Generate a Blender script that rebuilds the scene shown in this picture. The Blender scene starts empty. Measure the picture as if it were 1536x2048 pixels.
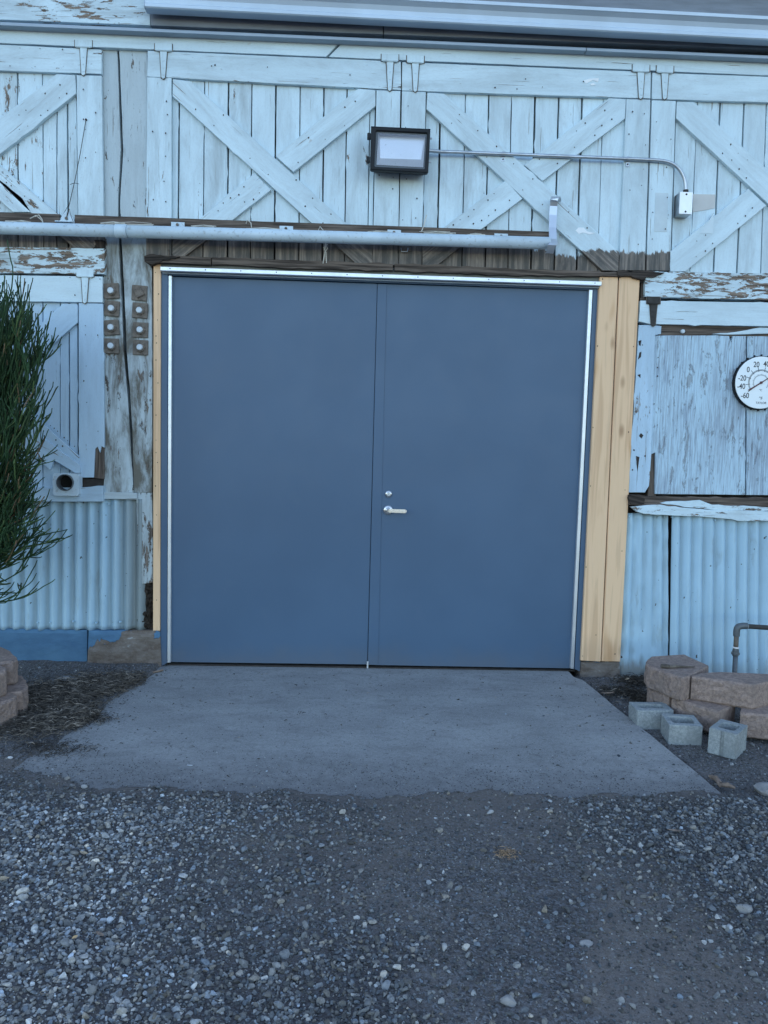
import bpy, bmesh, math, random
import numpy as np
from mathutils import Vector, Matrix

random.seed(7)
RNG = np.random.default_rng(11)
scn = bpy.context.scene
COL = scn.collection

# ------------------------------------------------------------------ camera
CAM = np.array([1.2381, -4.8989, 1.4204]); YAW, PITCH, ROLL = 0.0363, 0.0797, 0.0248
F = 1538.0
def basis():
    cy, sy, cp, sp = math.cos(YAW), math.sin(YAW), math.cos(PITCH), math.sin(PITCH)
    f = np.array([sy*cp, cy*cp, -sp]); r = np.array([cy, -sy, 0.0]); u = np.cross(r, f)
    c, s = math.cos(ROLL), math.sin(ROLL)
    return c*r + s*u, -s*r + c*u, f
RGT, UPV, FWD = basis()
cam = bpy.data.objects.new('camera', bpy.data.cameras.new('camera')); COL.objects.link(cam)
cam.matrix_world = Matrix(((RGT[0], UPV[0], -FWD[0], CAM[0]), (RGT[1], UPV[1], -FWD[1], CAM[1]),
                           (RGT[2], UPV[2], -FWD[2], CAM[2]), (0, 0, 0, 1)))
cam.data.sensor_fit = 'HORIZONTAL'; cam.data.sensor_width = 36.0; cam.data.lens = F/1536*36
cam.data.clip_start = 0.05; cam.data.clip_end = 600
scn.camera = cam

# ------------------------------------------------------------------ light
SUN_EL, SUN_AZ = math.radians(28), math.radians(12)       # low, behind the barn: the whole front is in open shade
world = bpy.data.worlds.new('World'); scn.world = world; world.use_nodes = True
wn = world.node_tree; wn.nodes.clear()
sky = wn.nodes.new('ShaderNodeTexSky'); sky.sky_type = 'NISHITA'; sky.sun_disc = False
sky.sun_elevation = SUN_EL; sky.sun_rotation = SUN_AZ
sky.air_density = 1.0; sky.dust_density = 1.0; sky.ozone_density = 0.4
bg = wn.nodes.new('ShaderNodeBackground'); bg.inputs['Strength'].default_value = 0.15
wo = wn.nodes.new('ShaderNodeOutputWorld')
wn.links.new(sky.outputs[0], bg.inputs[0]); wn.links.new(bg.outputs[0], wo.inputs[0])
sl = bpy.data.lights.new('sun', 'SUN'); sl.energy = 2.5; sl.angle = math.radians(0.5); sl.color = (1, .93, .82)
so = bpy.data.objects.new('sun', sl); COL.objects.link(so)
sd = Vector((math.sin(SUN_AZ)*math.cos(SUN_EL), math.cos(SUN_AZ)*math.cos(SUN_EL), math.sin(SUN_EL)))
so.rotation_euler = sd.to_track_quat('Z', 'Y').to_euler()
scn.view_settings.view_transform = 'Standard'; scn.view_settings.look = 'None'
scn.view_settings.gamma = 1; scn.view_settings.use_curve_mapping = False
scn.view_settings.exposure = 1.72
scn.render.engine = 'CYCLES'; scn.render.resolution_x = 768; scn.render.resolution_y = 1024

# ------------------------------------------------------------------ placing helpers (a measured point of the wall or the ground)
def W(px, py, Y=0.0):
    d = FWD*F + RGT*(px-768) - UPV*(py-1024)
    return CAM + d*((Y-CAM[1])/d[1])
def G(px, py, z=0.0):
    d = FWD*F + RGT*(px-768) - UPV*(py-1024)
    return CAM + d*((z-CAM[2])/d[2])

# ------------------------------------------------------------------ noise for geometry
TAB = np.random.default_rng(3).random((256, 256))
def vnoise(x, y):
    xi = np.floor(x).astype(int); yi = np.floor(y).astype(int); fx = x-xi; fy = y-yi
    fx = fx*fx*(3-2*fx); fy = fy*fy*(3-2*fy); a = xi & 255; b = yi & 255; a1 = (a+1) & 255; b1 = (b+1) & 255
    return (TAB[a, b]*(1-fx)+TAB[a1, b]*fx)*(1-fy)+(TAB[a, b1]*(1-fx)+TAB[a1, b1]*fx)*fy
def fbm(x, y, o=4):
    x = np.asarray(x, float); y = np.asarray(y, float); s = 0; a = .5
    for i in range(o): s = s+a*vnoise(x*2**i+17*i, y*2**i+31*i); a *= .5
    return s/(1-.5**o)
def sm(a, b, x): t = np.clip((x-a)/(b-a), 0, 1); return t*t*(3-2*t)

# ------------------------------------------------------------------ material helpers
class M_:
    def __init__(s, name):
        s.m = bpy.data.materials.new(name); s.m.use_nodes = True; s.t = s.m.node_tree; s.t.nodes.clear()
        s.out = s.n('ShaderNodeOutputMaterial'); s.b = s.n('ShaderNodeBsdfPrincipled'); s.l(s.b.outputs[0], s.out.inputs[0])
    def n(s, k, **kw):
        o = s.t.nodes.new(k)
        for a, v in kw.items(): setattr(o, a, v)
        return o
    def l(s, a, b): s.t.links.new(a, b)
    def put(s, sock, v):
        if isinstance(v, bpy.types.NodeSocket): s.l(v, sock)
        elif v is not None:
            if isinstance(v, (tuple, list)) and len(v) == 3 and sock.type == 'RGBA': v = (*v, 1)
            sock.default_value = v
    def coord(s, kind='UV'):
        return s.n('ShaderNodeTexCoord').outputs[kind]
    def scale(s, v, sc):
        o = s.n('ShaderNodeMapping'); s.l(v, o.inputs[0]); o.inputs['Scale'].default_value = sc; return o.outputs[0]
    def noise(s, v, sc=5, det=4, rough=.55, dist=0):
        o = s.n('ShaderNodeTexNoise'); s.l(v, o.inputs['Vector']); o.inputs['Scale'].default_value = sc
        o.inputs['Detail'].default_value = det; o.inputs['Roughness'].default_value = rough; o.inputs['Distortion'].default_value = dist
        return o.outputs[0]
    def vor(s, v, sc, feat='F1', out='Distance'):
        o = s.n('ShaderNodeTexVoronoi', feature=feat); s.l(v, o.inputs['Vector']); o.inputs['Scale'].default_value = sc; return o.outputs[out]
    def ss(s, x, a, b):
        o = s.n('ShaderNodeMapRange', interpolation_type='SMOOTHSTEP'); s.put(o.inputs[0], x)
        s.put(o.inputs[1], a); s.put(o.inputs[2], b); return o.outputs[0]
    def math(s, op, a, b=None, c=None):
        o = s.n('ShaderNodeMath', operation=op); s.put(o.inputs[0], a)
        if b is not None: s.put(o.inputs[1], b)
        if c is not None: s.put(o.inputs[2], c)
        return o.outputs[0]
    def mix(s, f, a, b, mode='MIX'):
        o = s.n('ShaderNodeMix', data_type='RGBA', blend_type=mode); s.put(o.inputs[0], f); s.put(o.inputs[6], a); s.put(o.inputs[7], b); return o.outputs[2]
    def attr(s, name, obj=True, out='Fac'):
        o = s.n('ShaderNodeAttribute', attribute_type='OBJECT' if obj else 'GEOMETRY', attribute_name=name); return o.outputs[out]
    def bump(s, h, d=.002, st=1.0, prev=None):
        o = s.n('ShaderNodeBump'); s.put(o.inputs['Height'], h); o.inputs['Distance'].default_value = d; o.inputs['Strength'].default_value = st
        if prev: s.l(prev, o.inputs['Normal'])
        return o.outputs[0]
    def fin(s, col, rough=.6, metal=0, nrm=None, spec=None):
        s.put(s.b.inputs['Base Color'], col); s.put(s.b.inputs['Roughness'], rough); s.put(s.b.inputs['Metallic'], metal)
        if nrm: s.l(nrm, s.b.inputs['Normal'])
        if spec is not None: s.put(s.b.inputs['Specular IOR Level'], spec)
        return s.m

def paint_wood(name, paint=(.60, .68, .74), wood_a=(.10, .075, .058), wood_b=(.30, .24, .19), flake=1.0, film=0.45):
    """old painted timber: brushed film, checks along the grain, flaked spots down to grey wood"""
    s = M_(name); uv = s.coord()
    g = s.noise(s.scale(uv, (3, 70, 1)), 1, 6, .6)                 # grain
    g2 = s.noise(s.scale(uv, (1.6, 22, 1)), 1, 5, .65, .4)
    chk = s.noise(s.scale(uv, (2.0, 85, 1)), 1, 4, .55, .15)        # long checks
    fl = s.noise(s.scale(uv, (7, 26, 1)), 1, 8, .75, .3)           # flakes
    big = s.noise(s.scale(uv, (1.3, 2.5, 1)), 1, 3, .5)
    fine = s.noise(s.scale(uv, (55, 160, 1)), 1, 3, .6)
    peel = s.attr('peel'); grime = s.attr('grime'); bare_z = s.attr('bare_z')
    z = s.n('ShaderNodeSeparateXYZ'); s.l(s.n('ShaderNodeNewGeometry').outputs['Position'], z.inputs[0])
    zr = s.n('ShaderNodeTexNoise'); s.l(s.scale(s.n('ShaderNodeNewGeometry').outputs['Position'], (17, 17, 6)), zr.inputs['Vector']); zr.inputs['Scale'].default_value = 1; zr.inputs['Detail'].default_value = 9; zr.inputs['Roughness'].default_value = .72
    bz = s.math('SUBTRACT', bare_z, z.outputs[2]); bz = s.math('ADD', bz, s.math('MULTIPLY', s.math('SUBTRACT', zr.outputs[0], .5), .085)); bz = s.math('ADD', bz, s.math('MULTIPLY', s.math('SUBTRACT', s.math('ADD', g, fl), 1.0), .07)); bz = s.math('ADD', bz, s.math('MULTIPLY', s.math('SUBTRACT', big, .5), .10))
    bare = s.ss(bz, -.005, .007)
    # threshold falls as peel rises
    th = s.math('SUBTRACT', .78, s.math('MULTIPLY', peel, .30*flake))
    loc = s.math('ADD', fl, s.math('MULTIPLY', s.math('SUBTRACT', big, .5), .35))
    pm = s.ss(loc, th, s.math('ADD', th, .012))
    cth = s.math('SUBTRACT', .70, s.math('MULTIPLY', peel, .09))
    cm = s.ss(chk, cth, s.math('ADD', cth, .02))
    m = s.math('MAXIMUM', s.math('MAXIMUM', pm, s.math('MULTIPLY', cm, .85)), s.math('MULTIPLY', bare, .93))
    wood = s.mix(s.ss(g, .33, .68), wood_a, wood_b)
    wood = s.mix(s.ss(g2, .60, .72), wood, tuple(c*.35 for c in wood_a))
    wood = s.mix(s.math('MULTIPLY', s.ss(s.math('ADD', g2, s.math('MULTIPLY', zr.outputs[0], .5)), .62, .88), bare), wood, tuple(c*.22 for c in wood_b))
    pc = s.mix(s.ss(big, .3, .7), tuple(c*.93 for c in paint), tuple(min(1, c*1.05) for c in paint))
    pc = s.mix(s.math('MULTIPLY', s.ss(g2, .5, .72), .34), pc, tuple(c*.62 for c in paint))
    pc = s.mix(s.math('MULTIPLY', s.ss(fine, .50, .72), .30), pc, tuple(c*.7 for c in paint))
    gr = s.noise(s.scale(uv, (2.2, 9, 1)), 1, 7, .7, .5)
    gz = s.ss(z.outputs[2], s.math('ADD', s.attr('grime_z'), .10), s.attr('grime_z')); gk = s.math('MULTIPLY', grime, s.math('MAXIMUM', gz, .12)); pc = s.mix(s.math('MULTIPLY', s.ss(gr, .36, .70), gk), pc, (.13, .125, .105))
    rust = s.noise(s.scale(uv, (9, 9, 1)), 1, 2, .5)
    pc = s.mix(s.math('MULTIPLY', s.ss(rust, .74, .80), .5), pc, (.32, .17, .07))
    col = s.mix(m, pc, wood)
    edge = s.math('SUBTRACT', 1, s.math('MAXIMUM', pm, cm))
    h = s.math('ADD', s.math('MULTIPLY', edge, film), s.math('MULTIPLY', g, .5))
    nb = s.bump(h, .0022, .9); nb = s.bump(fine, .0006, .6, nb)
    return s.fin(col, s.mix(m, (.52,)*3, (.9,)*3), 0, nb, .3)

def plain(name, col, rough=.6, metal=0, var=.15, sc=12, bumpd=.0006, stretch=(1, 1, 1), dark=None, kind='Object', spec=None):
    s = M_(name); c = s.scale(s.coord(kind), stretch)
    n1 = s.noise(c, sc, 6, .6); n2 = s.noise(c, sc*9, 4, .6)
    a = tuple(x*(1-var) for x in col); b = tuple(min(1, x*(1+var)) for x in col)
    k = s.mix(s.ss(n1, .3, .7), a, b)
    if dark: k = s.mix(s.math('MULTIPLY', s.ss(n2, .56, .68), dark[3]), k, dark[:3])
    r = s.ss(n1, -.6, 1.6); rr = s.math('ADD', s.math('MULTIPLY', s.math('SUBTRACT', n2, .5), .25), rough)
    return s.fin(k, rr, metal, s.bump(n2, bumpd, .7), spec)

M = {}
WHITE = (.62, .76, .82)
M['paint'] = paint_wood('weathered_white_paint', WHITE)
M['paint_low'] = paint_wood('weathered_lower_paint', (.46, .61, .73))  # lower boards: same paint recipe, darker and bluer
M['paint_post'] = paint_wood('weathered_post_paint', (.47, .55, .58), (.06, .05, .042), (.22, .185, .155), 1.1)
M['bare'] = paint_wood('bare_grey_timber', (.32, .35, .36), (.042, .033, .027), (.17, .135, .11), 2.2)
def ply_mat():
    s = M_('checked_plywood'); uv = s.coord()
    a = s.noise(s.scale(uv, (5, 110, 1)), 1, 6, .75, .25); b = s.noise(s.scale(uv, (3, 45, 1)), 1, 6, .7, .3); w = s.noise(s.scale(uv, (1.5, 4, 1)), 1, 4, .6); k = s.noise(s.scale(uv, (5, 30, 1)), 1, 3, .5, .3)
    t = s.math('ADD', a, s.math('MULTIPLY', s.math('SUBTRACT', w, .5), .5))
    c = s.mix(s.ss(t, .40, .66), (.48, .64, .74), (.30, .37, .44))
    c = s.mix(s.math('MULTIPLY', s.ss(b, .52, .66), .55), c, (.20, .25, .33))
    c = s.mix(s.ss(k, .735, .76), c, (.04, .03, .03)); c = s.mix(s.math('MULTIPLY', s.ss(a, .62, .70), .85), c, (.07, .075, .09))
    fk = s.noise(s.scale(uv, (5, 16, 1)), 1, 8, .78, .5); pf = s.ss(fk, .57, .585); c = s.mix(s.math('MULTIPLY', pf, .7), c, s.mix(s.ss(a, .4, .6), (.27, .30, .33), (.15, .16, .18)))
    h = s.math('SUBTRACT', 1, s.math('ADD', s.math('ADD', a, b), s.math('MULTIPLY', pf, .4)))
    return s.fin(c, .75, 0, s.bump(h, .003, .9), .25)
M['ply'] = ply_mat()
M['rotw'] = paint_wood('rotten_dark_timber', (.16, .15, .14), (.016, .013, .011), (.075, .06, .05), 2.6)

def pine_mat():
    s = M_('raw_pine'); uv = s.coord()
    dist = s.noise(s.scale(uv, (1.2, 5, 1)), 1, 3, .5)
    w = s.noise(s.scale(uv, (.9, 17, 1)), 1, 3, .5, .9); w2 = s.noise(s.scale(uv, (1.6, 34, 1)), 1, 3, .6, .5)
    f = s.noise(s.scale(uv, (6, 160, 1)), 1, 4, .6); k = s.noise(s.scale(uv, (2.2, 9, 1)), 1, 2, .5)
    c = s.mix(s.math('MULTIPLY', s.ss(w, .50, .64), .7), (.80, .54, .33), (.60, .375, .215)); c = s.mix(s.math('MULTIPLY', s.ss(w2, .55, .68), .4), c, (.55, .36, .22))
    c = s.mix(s.math('MULTIPLY', s.ss(f, .5, .75), .3), c, (.70, .44, .22))
    c = s.mix(s.math('MULTIPLY', s.ss(k, .58, .74), .5), c, (.50, .25, .10))
    kn = s.vor(s.scale(uv, (2.3, 5.5, 1)), 1.0); c = s.mix(s.math('MULTIPLY', s.ss(kn, .16, .05), .75), c, (.26, .13, .06))
    c = s.mix(s.math('MULTIPLY', s.ss(dist, .58, .75), .35), c, (.66, .48, .28))
    return s.fin(c, .62, 0, s.bump(f, .0006, .5), .3)
M['pine'] = pine_mat()
def door_mat():
    s = M_('factory_slate_blue'); p = s.coord('Object')
    n = s.noise(p, 1.6, 4, .5); sc = s.noise(s.scale(p, (3, 1, 26)), 1, 5, .7); m = s.noise(p, 5, 5, .65); w = s.noise(p, 1.1, 1, .4)
    c = s.mix(s.ss(n, .3, .7), (.052, .104, .178), (.060, .116, .195))
    c = s.mix(s.math('MULTIPLY', s.ss(sc, .66, .74), .12), c, (.11, .17, .24)); c = s.mix(s.math('MULTIPLY', s.ss(m, .58, .72), .16), c, (.09, .14, .20))
    z = s.n('ShaderNodeSeparateXYZ'); s.l(p, z.inputs[0]); k = s.ss(s.math('ADD', z.outputs[2], s.math('MULTIPLY', m, .28)), .34, .12)
    c = s.mix(s.math('MULTIPLY', k, .30), c, (.14, .135, .125))
    nb = s.bump(w, .012, .5); nb = s.bump(s.noise(p, 320, 2, .5), .0003, .5, nb)
    return s.fin(c, s.math('ADD', .33, s.math('MULTIPLY', m, .2)), 0, nb, .45)
M['steel_blue'] = door_mat()
M['alu'] = plain('mill_aluminium', (.62, .66, .70), .38, .7, .06, 6, .0002)
M['galv'] = plain('galvanised_steel', (.46, .50, .54), .40, .85, .15, 14, .0003)
M['satin'] = plain('satin_nickel', (.60, .60, .60), .28, .9, .05, 20, .0001)
M['gutter'] = plain('gutter_blue_grey', (.50, .60, .70), .45, .15, .06, 3, .0003)
M['gutter_dark'] = plain('trim_blue_grey', (.33, .40, .47), .55, 0, .08, 3, .0003)
M['pipe_paint'] = plain('painted_pipe', (.52, .63, .70), .45, 0, .08, 5, .0006, (1, 1, 1), (.2, .19, .16, .35))
M['black'] = plain('bronze_black_enamel', (.009, .011, .014), .5, 0, .2, 8, .0002, spec=.25)
M['rubber'] = plain('dark_iron', (.05, .048, .045), .8, .3, .3, 20, .001)
M['rust'] = plain('weathered_iron', (.17, .145, .12), .85, .2, .35, 22, .0012, dark=(.05, .04, .035, .7))
M['reflector'] = plain('pale_reflector', (.80, .79, .82), .32, .35, .04, 5, .0003)
M['bore'] = plain('shade_black_bore', (.008, .008, .008), .95, 0, .1, 20, .0005)  # near-black stands for the shade deep in the vent pipe
M['dark_void'] = plain('dark_sheathing', (.035, .03, .027), .95, 0, .3, 20, .001)
M['shaded_board'] = plain('shade_darkened_board', (.20, .23, .27), .7, 0, .12, 5, .0006, (1, 1, 8))  # board colour darkened for the shade under gutter and eave
M['header_grey'] = plain('grey_green_flashing', (.16, .17, .155), .75, 0, .12, 6, .0006)
M['patch_cream'] = plain('old_cream_paint', (.55, .55, .53), .6, 0, .05, 8, .0003)
M['patch_grey'] = plain('old_grey_paint', (.56, .66, .70), .6, 0, .08, 8, .0003)
M['filler'] = plain('white_filler', (.8, .84, .86), .6, 0, .04, 8, .0008)
M['twine'] = plain('pale_twine', (.52, .50, .44), .9, 0, .15, 30, .0005)
M['straw'] = plain('straw', (.45, .30, .15), .9, 0, .3, 30, .0005)
M['nail'] = plain('nail_rust', (.05, .035, .028), .9, .1, .3, 30, .0005)
M['dial'] = plain('dial_white', (.80, .86, .88), .4, 0, .02, 5, .0001)
M['ink'] = plain('dial_ink', (.02, .022, .03), .5, 0, .02, 5, .0001)
M['red'] = plain('needle_red', (.07, .010, .016), .4, 0, .02, 5, .0001)
M['tan_bark'] = plain('dry_leaf', (.22, .16, .12), .8, 0, .3, 30, .0005)
M['pvc'] = plain('grey_gas_pipe', (.10, .115, .125), .5, .2, .2, 14, .0005, dark=(.25, .26, .26, .3))
M['tape'] = plain('white_thread_tape', (.7, .72, .74), .6, 0, .05, 14, .0005)
M['brush'] = plain('old_brush_wood', (.085, .07, .055), .85, 0, .3, 30, .0008)

def corr_mat(name, base, stain):
    s = M_(name); p = s.coord('Object')
    n = s.noise(s.scale(p, (3, 1, 2)), 1, 5, .6); f = s.noise(p, 60, 4, .6); st = s.noise(s.scale(p, (14, 1, 3)), 1, 6, .65)
    c = s.mix(s.ss(n, .3, .7), tuple(x*.9 for x in base), base)
    c = s.mix(s.math('MULTIPLY', s.ss(st, .56, .72), .35), c, stain)
    sx = s.n('ShaderNodeSeparateXYZ'); s.l(p, sx.inputs[0])
    side = s.ss(s.math('ADD', s.math('ADD', sx.outputs[0], 5.0), s.math('MULTIPLY', s.math('SUBTRACT', n, .5), .1)), s.attr('stain_a'), s.attr('stain_b'))
    c = s.mix(s.math('MULTIPLY', side, .75), c, stain)
    foot = s.ss(s.math('ADD', s.math('MULTIPLY', sx.outputs[2], -1), s.math('MULTIPLY', s.math('SUBTRACT', st, .5), .22)), -.13, -.02)
    c = s.mix(s.math('MULTIPLY', foot, s.attr('foot')), c, (.16, .15, .13))
    c = s.mix(s.math('MULTIPLY', s.ss(s.math('ADD', s.attr('valley_shade', False), s.math('MULTIPLY', s.math('SUBTRACT', st, .5), .5)), .35, 1.0), .34), c, tuple(x*.45 for x in stain))  # valleys coloured darker in place of the shade between ridges
    dots = s.noise(p, 34, 2, .5); c = s.mix(s.ss(dots, .735, .75), c, (.06, .05, .045))
    return s.fin(c, .5, .1, s.bump(f, .0007, .6), .35)
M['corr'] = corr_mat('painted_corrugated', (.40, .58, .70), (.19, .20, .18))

def foot_mat():
    s = M_('spalled_blue_render'); p = s.coord('Object')
    n = s.noise(p, 7, 5, .55, .3); f = s.noise(p, 90, 5, .65); b = s.noise(s.scale(p, (4, 4, 11)), 1, 5, .7)
    pl = s.attr('spall'); th = s.math('SUBTRACT', .85, s.math('MULTIPLY', pl, .48))
    sx = s.n('ShaderNodeSeparateXYZ'); s.l(p, sx.inputs[0])
    v = s.math('ADD', n, s.math('MULTIPLY', s.math('SUBTRACT', .14, sx.outputs[2]), s.math('MULTIPLY', pl, 1.9)))
    v = s.math('ADD', v, s.math('MULTIPLY', pl, s.math('MULTIPLY', s.ss(sx.outputs[0], s.attr('px0'), s.math('ADD', s.attr('px0'), .12)), .22))); v = s.math('SUBTRACT', v, s.math('MULTIPLY', pl, .12))
    m = s.ss(v, th, s.math('ADD', th, .02))
    paint = s.mix(s.ss(b, .3, .7), (.07, .15, .25), (.095, .20, .31))
    paint = s.mix(s.ss(b, .72, .78), paint, (.03, .06, .09))
    cem = s.mix(s.ss(b, .35, .65), (.11, .085, .068), (.20, .175, .155)); cem = s.mix(s.math('MULTIPLY', s.ss(f, .5, .75), .35), cem, (.30, .28, .26)); cem = s.mix(s.ss(b, .60, .66), cem, (.33, .34, .34))
    h = s.math('ADD', s.math('MULTIPLY', s.math('SUBTRACT', 1, m), .6), s.math('ADD', s.math('MULTIPLY', f, .25), s.math('MULTIPLY', b, .6)))
    return s.fin(s.mix(m, paint, cem), .85, 0, s.bump(h, .008, .8), .2)
M['foot'] = foot_mat()

def rough_stone(name, a, b, c, sc=55, bd=.004, lichen=None):
    s = M_(name); p = s.coord('Object')
    n = s.noise(p, 7, 5, .6); f = s.noise(p, sc, 6, .7); g = s.noise(p, sc*3.2, 3, .6)
    k = s.mix(s.ss(f, .3, .7), a, b); k = s.mix(s.math('MULTIPLY', s.ss(n, .4, .7), .6), k, c)
    k = s.mix(s.ss(g, .62, .70), k, tuple(x*.55 for x in a))
    h = s.math('ADD', f, s.math('MULTIPLY', g, .4))
    return s.fin(k, .92, 0, s.bump(h, bd, .8), .2)
M['tan_block'] = rough_stone('split_face_block', (.22, .165, .14), (.40, .30, .25), (.24, .19, .165), 45, .012)
M['cinder'] = rough_stone('grey_cinder_block', (.21, .235, .24), (.38, .405, .40), (.20, .22, .22), 80, .003)
M['rock'] = rough_stone('field_stone', (.22, .22, .22), (.32, .31, .30), (.16, .16, .16), 30, .002)
M['rot'] = rough_stone('rotten_timber', (.02, .017, .014), (.07, .055, .045), (.035, .03, .025), 40, .01)

def slab_mat():
    s = M_('worn_concrete'); p = s.coord('Object')
    n = s.noise(s.scale(p, (1, 1.5, 1)), 2.1, 7, .62); f = s.noise(p, 130, 5, .7); g = s.vor(p, 260, 'F1'); w = s.noise(s.scale(p, (1, 3, 1)), 1.3, 5, .6, .6)
    fl = s.noise(p, 14, 7, .75)
    c = s.mix(s.ss(n, .3, .72), (.208, .205, .195), (.305, .30, .285))
    c = s.mix(s.math('MULTIPLY', s.ss(f, .35, .72), .55), c, (.46, .475, .485))
    c = s.mix(s.math('MULTIPLY', s.ss(g, .25, .05), .35), c, (.09, .09, .09))
    c = s.mix(s.math('MULTIPLY', s.ss(w, .55, .75), .45), c, (.42, .42, .41))
    c = s.mix(s.math('MULTIPLY', s.ss(fl, .57, .66), .5), c, (.11, .10, .095)); md_ = s.noise(p, 42, 5, .7); c = s.mix(s.math('MULTIPLY', s.ss(s.noise(s.scale(p, (1, 2.2, 1)), 4.3, 7, .7, .4), .50, .68), .38), c, (.16, .155, .15)); c = s.mix(s.math('MULTIPLY', s.ss(md_, .48, .70), .55), c, (.15, .15, .15)); c = s.mix(s.ss(s.noise(p, 75, 3, .6), .70, .74), c, (.05, .05, .05))
    # dusting of dirt where gravel is trodden on to the front and left edge
    sx = s.n('ShaderNodeSeparateXYZ'); s.l(p, sx.inputs[0])
    e = s.math('ADD', s.math('MULTIPLY', sx.outputs[1], -1), s.math('MULTIPLY', s.math('SUBTRACT', fl, .5), .9))
    c = s.mix(s.math('MULTIPLY', s.ss(e, 1.25, 1.95), .8), c, (.15, .145, .145))
    return s.fin(c, .88, 0, s.bump(s.math('ADD', f, s.math('MULTIPLY', fl, .6)), .0022, .8), .25)
M['slab'] = slab_mat()
def dirt_mat():
    s = M_('packed_dirt'); p = s.coord('Object')
    n = s.noise(p, 2.4, 7, .62); f = s.noise(p, 70, 6, .72); g = s.vor(p, 130, 'F1'); gc = s.vor(p, 130, 'F1', 'Color')
    c = s.mix(s.ss(n, .32, .7), (.082, .071, .063), (.145, .127, .112))
    c = s.mix(s.math('MULTIPLY', s.ss(f, .35, .7), .5), c, (.22, .22, .23))
    sp = s.n('ShaderNodeSeparateColor'); s.l(gc, sp.inputs[0])
    c = s.mix(s.math('MULTIPLY', s.ss(sp.outputs[0], .6, .95), .6), c, (.22, .23, .24))
    c = s.mix(s.math('MULTIPLY', s.ss(sp.outputs[1], .7, .95), .6), c, (.04, .042, .046))
    c = s.mix(s.math('MULTIPLY', s.attr('dusty', False), .6), c, (.19, .165, .145)); c = s.mix(s.math('MULTIPLY', s.attr('gravelly', False), .45), c, (.035, .035, .04))
    h = s.math('ADD', s.math('MULTIPLY', s.ss(g, .5, .0), .6), f)
    return s.fin(c, .95, 0, s.bump(h, .006, .9), .15)
M['dirt'] = dirt_mat()
def vcol_mat(name, rough=.8, bd=.0015, sc=90, mul=1.0):
    s = M_(name); c = s.attr('tone', False, 'Color'); p = s.coord('Object'); f = s.noise(p, sc, 5, .65)
    k = s.mix(s.math('MULTIPLY', s.ss(f, .35, .7), .35), c, (.0, .0, .0), 'MIX')
    return s.fin(k, rough, 0, s.bump(f, bd, .6), .25)
M['stones'] = vcol_mat('gravel_stones'); M['litter'] = vcol_mat('dry_litter', .9, .0005); M['leafy'] = vcol_mat('succulent_stem', .55, .0003, 60)

def glass_mat():
    m = bpy.data.materials.new('clear_lens'); m.use_nodes = True; t = m.node_tree; t.nodes.clear()
    o = t.nodes.new('ShaderNodeOutputMaterial'); mx = t.nodes.new('ShaderNodeMixShader'); tr = t.nodes.new('ShaderNodeBsdfTransparent'); gl = t.nodes.new('ShaderNodeBsdfGlossy')
    tr.inputs[0].default_value = (.93, .95, .97, 1); gl.inputs['Roughness'].default_value = .12
    fr = t.nodes.new('ShaderNodeFresnel'); fr.inputs[0].default_value = 1.5
    t.links.new(fr.outputs[0], mx.inputs[0]); t.links.new(tr.outputs[0], mx.inputs[1]); t.links.new(gl.outputs[0], mx.inputs[2]); t.links.new(mx.outputs[0], o.inputs[0])
    return m
M['glass'] = glass_mat()

# ------------------------------------------------------------------ object helpers
def thing(name, label, cat, loc=(0, 0, 0), group=None, kind=None):
    o = bpy.data.objects.new(name, None); COL.objects.link(o); o.location = Vector([float(v) for v in loc]); o.empty_display_size = .1
    o['label'] = label; o['category'] = cat
    if group: o['group'] = group
    if kind: o['kind'] = kind
    return o
def tag(o, label, cat, group=None, kind=None):
    if label: o['label'] = label
    if cat: o['category'] = cat
    if group: o['group'] = group
    if kind: o['kind'] = kind
    return o
ORG = {}
def link(name, me, mat, parent=None, **props):
    if mat and not me.materials: me.materials.append(mat)
    o = bpy.data.objects.new(name, me); COL.objects.link(o)
    if parent:
        o.parent = parent
        o.matrix_parent_inverse = Matrix.Translation(-ORG.get(parent.name, parent.location if parent.parent is None else Vector((0, 0, 0))))
        ORG[o.name] = Vector((0, 0, 0))
    for k, v in props.items(): o[k] = v
    return o
def grain_uv(me, ang=None, off=None):
    """u along the grain in metres, v across, on the wall plane"""
    co = np.empty(len(me.vertices)*3); me.vertices.foreach_get('co', co); co = co.reshape(-1, 3)
    P = co[:, [0, 2]]
    if ang is None:
        c = P-P.mean(0); e, v = np.linalg.eigh(c.T@c); d = v[:, 1]
    else: d = np.array([math.cos(ang), math.sin(ang)])
    nrm = np.array([-d[1], d[0]])
    ox, oy = off if off else (random.random()*90, random.random()*90)
    u = P@d+ox; w = P@nrm+oy+co[:, 1]
    uvl = me.uv_layers.new(name='UVMap'); li = np.empty(len(me.loops), dtype=int); me.loops.foreach_get('vertex_index', li)
    uvl.data.foreach_set('uv', np.stack([u[li], w[li]], 1).ravel())

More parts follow.
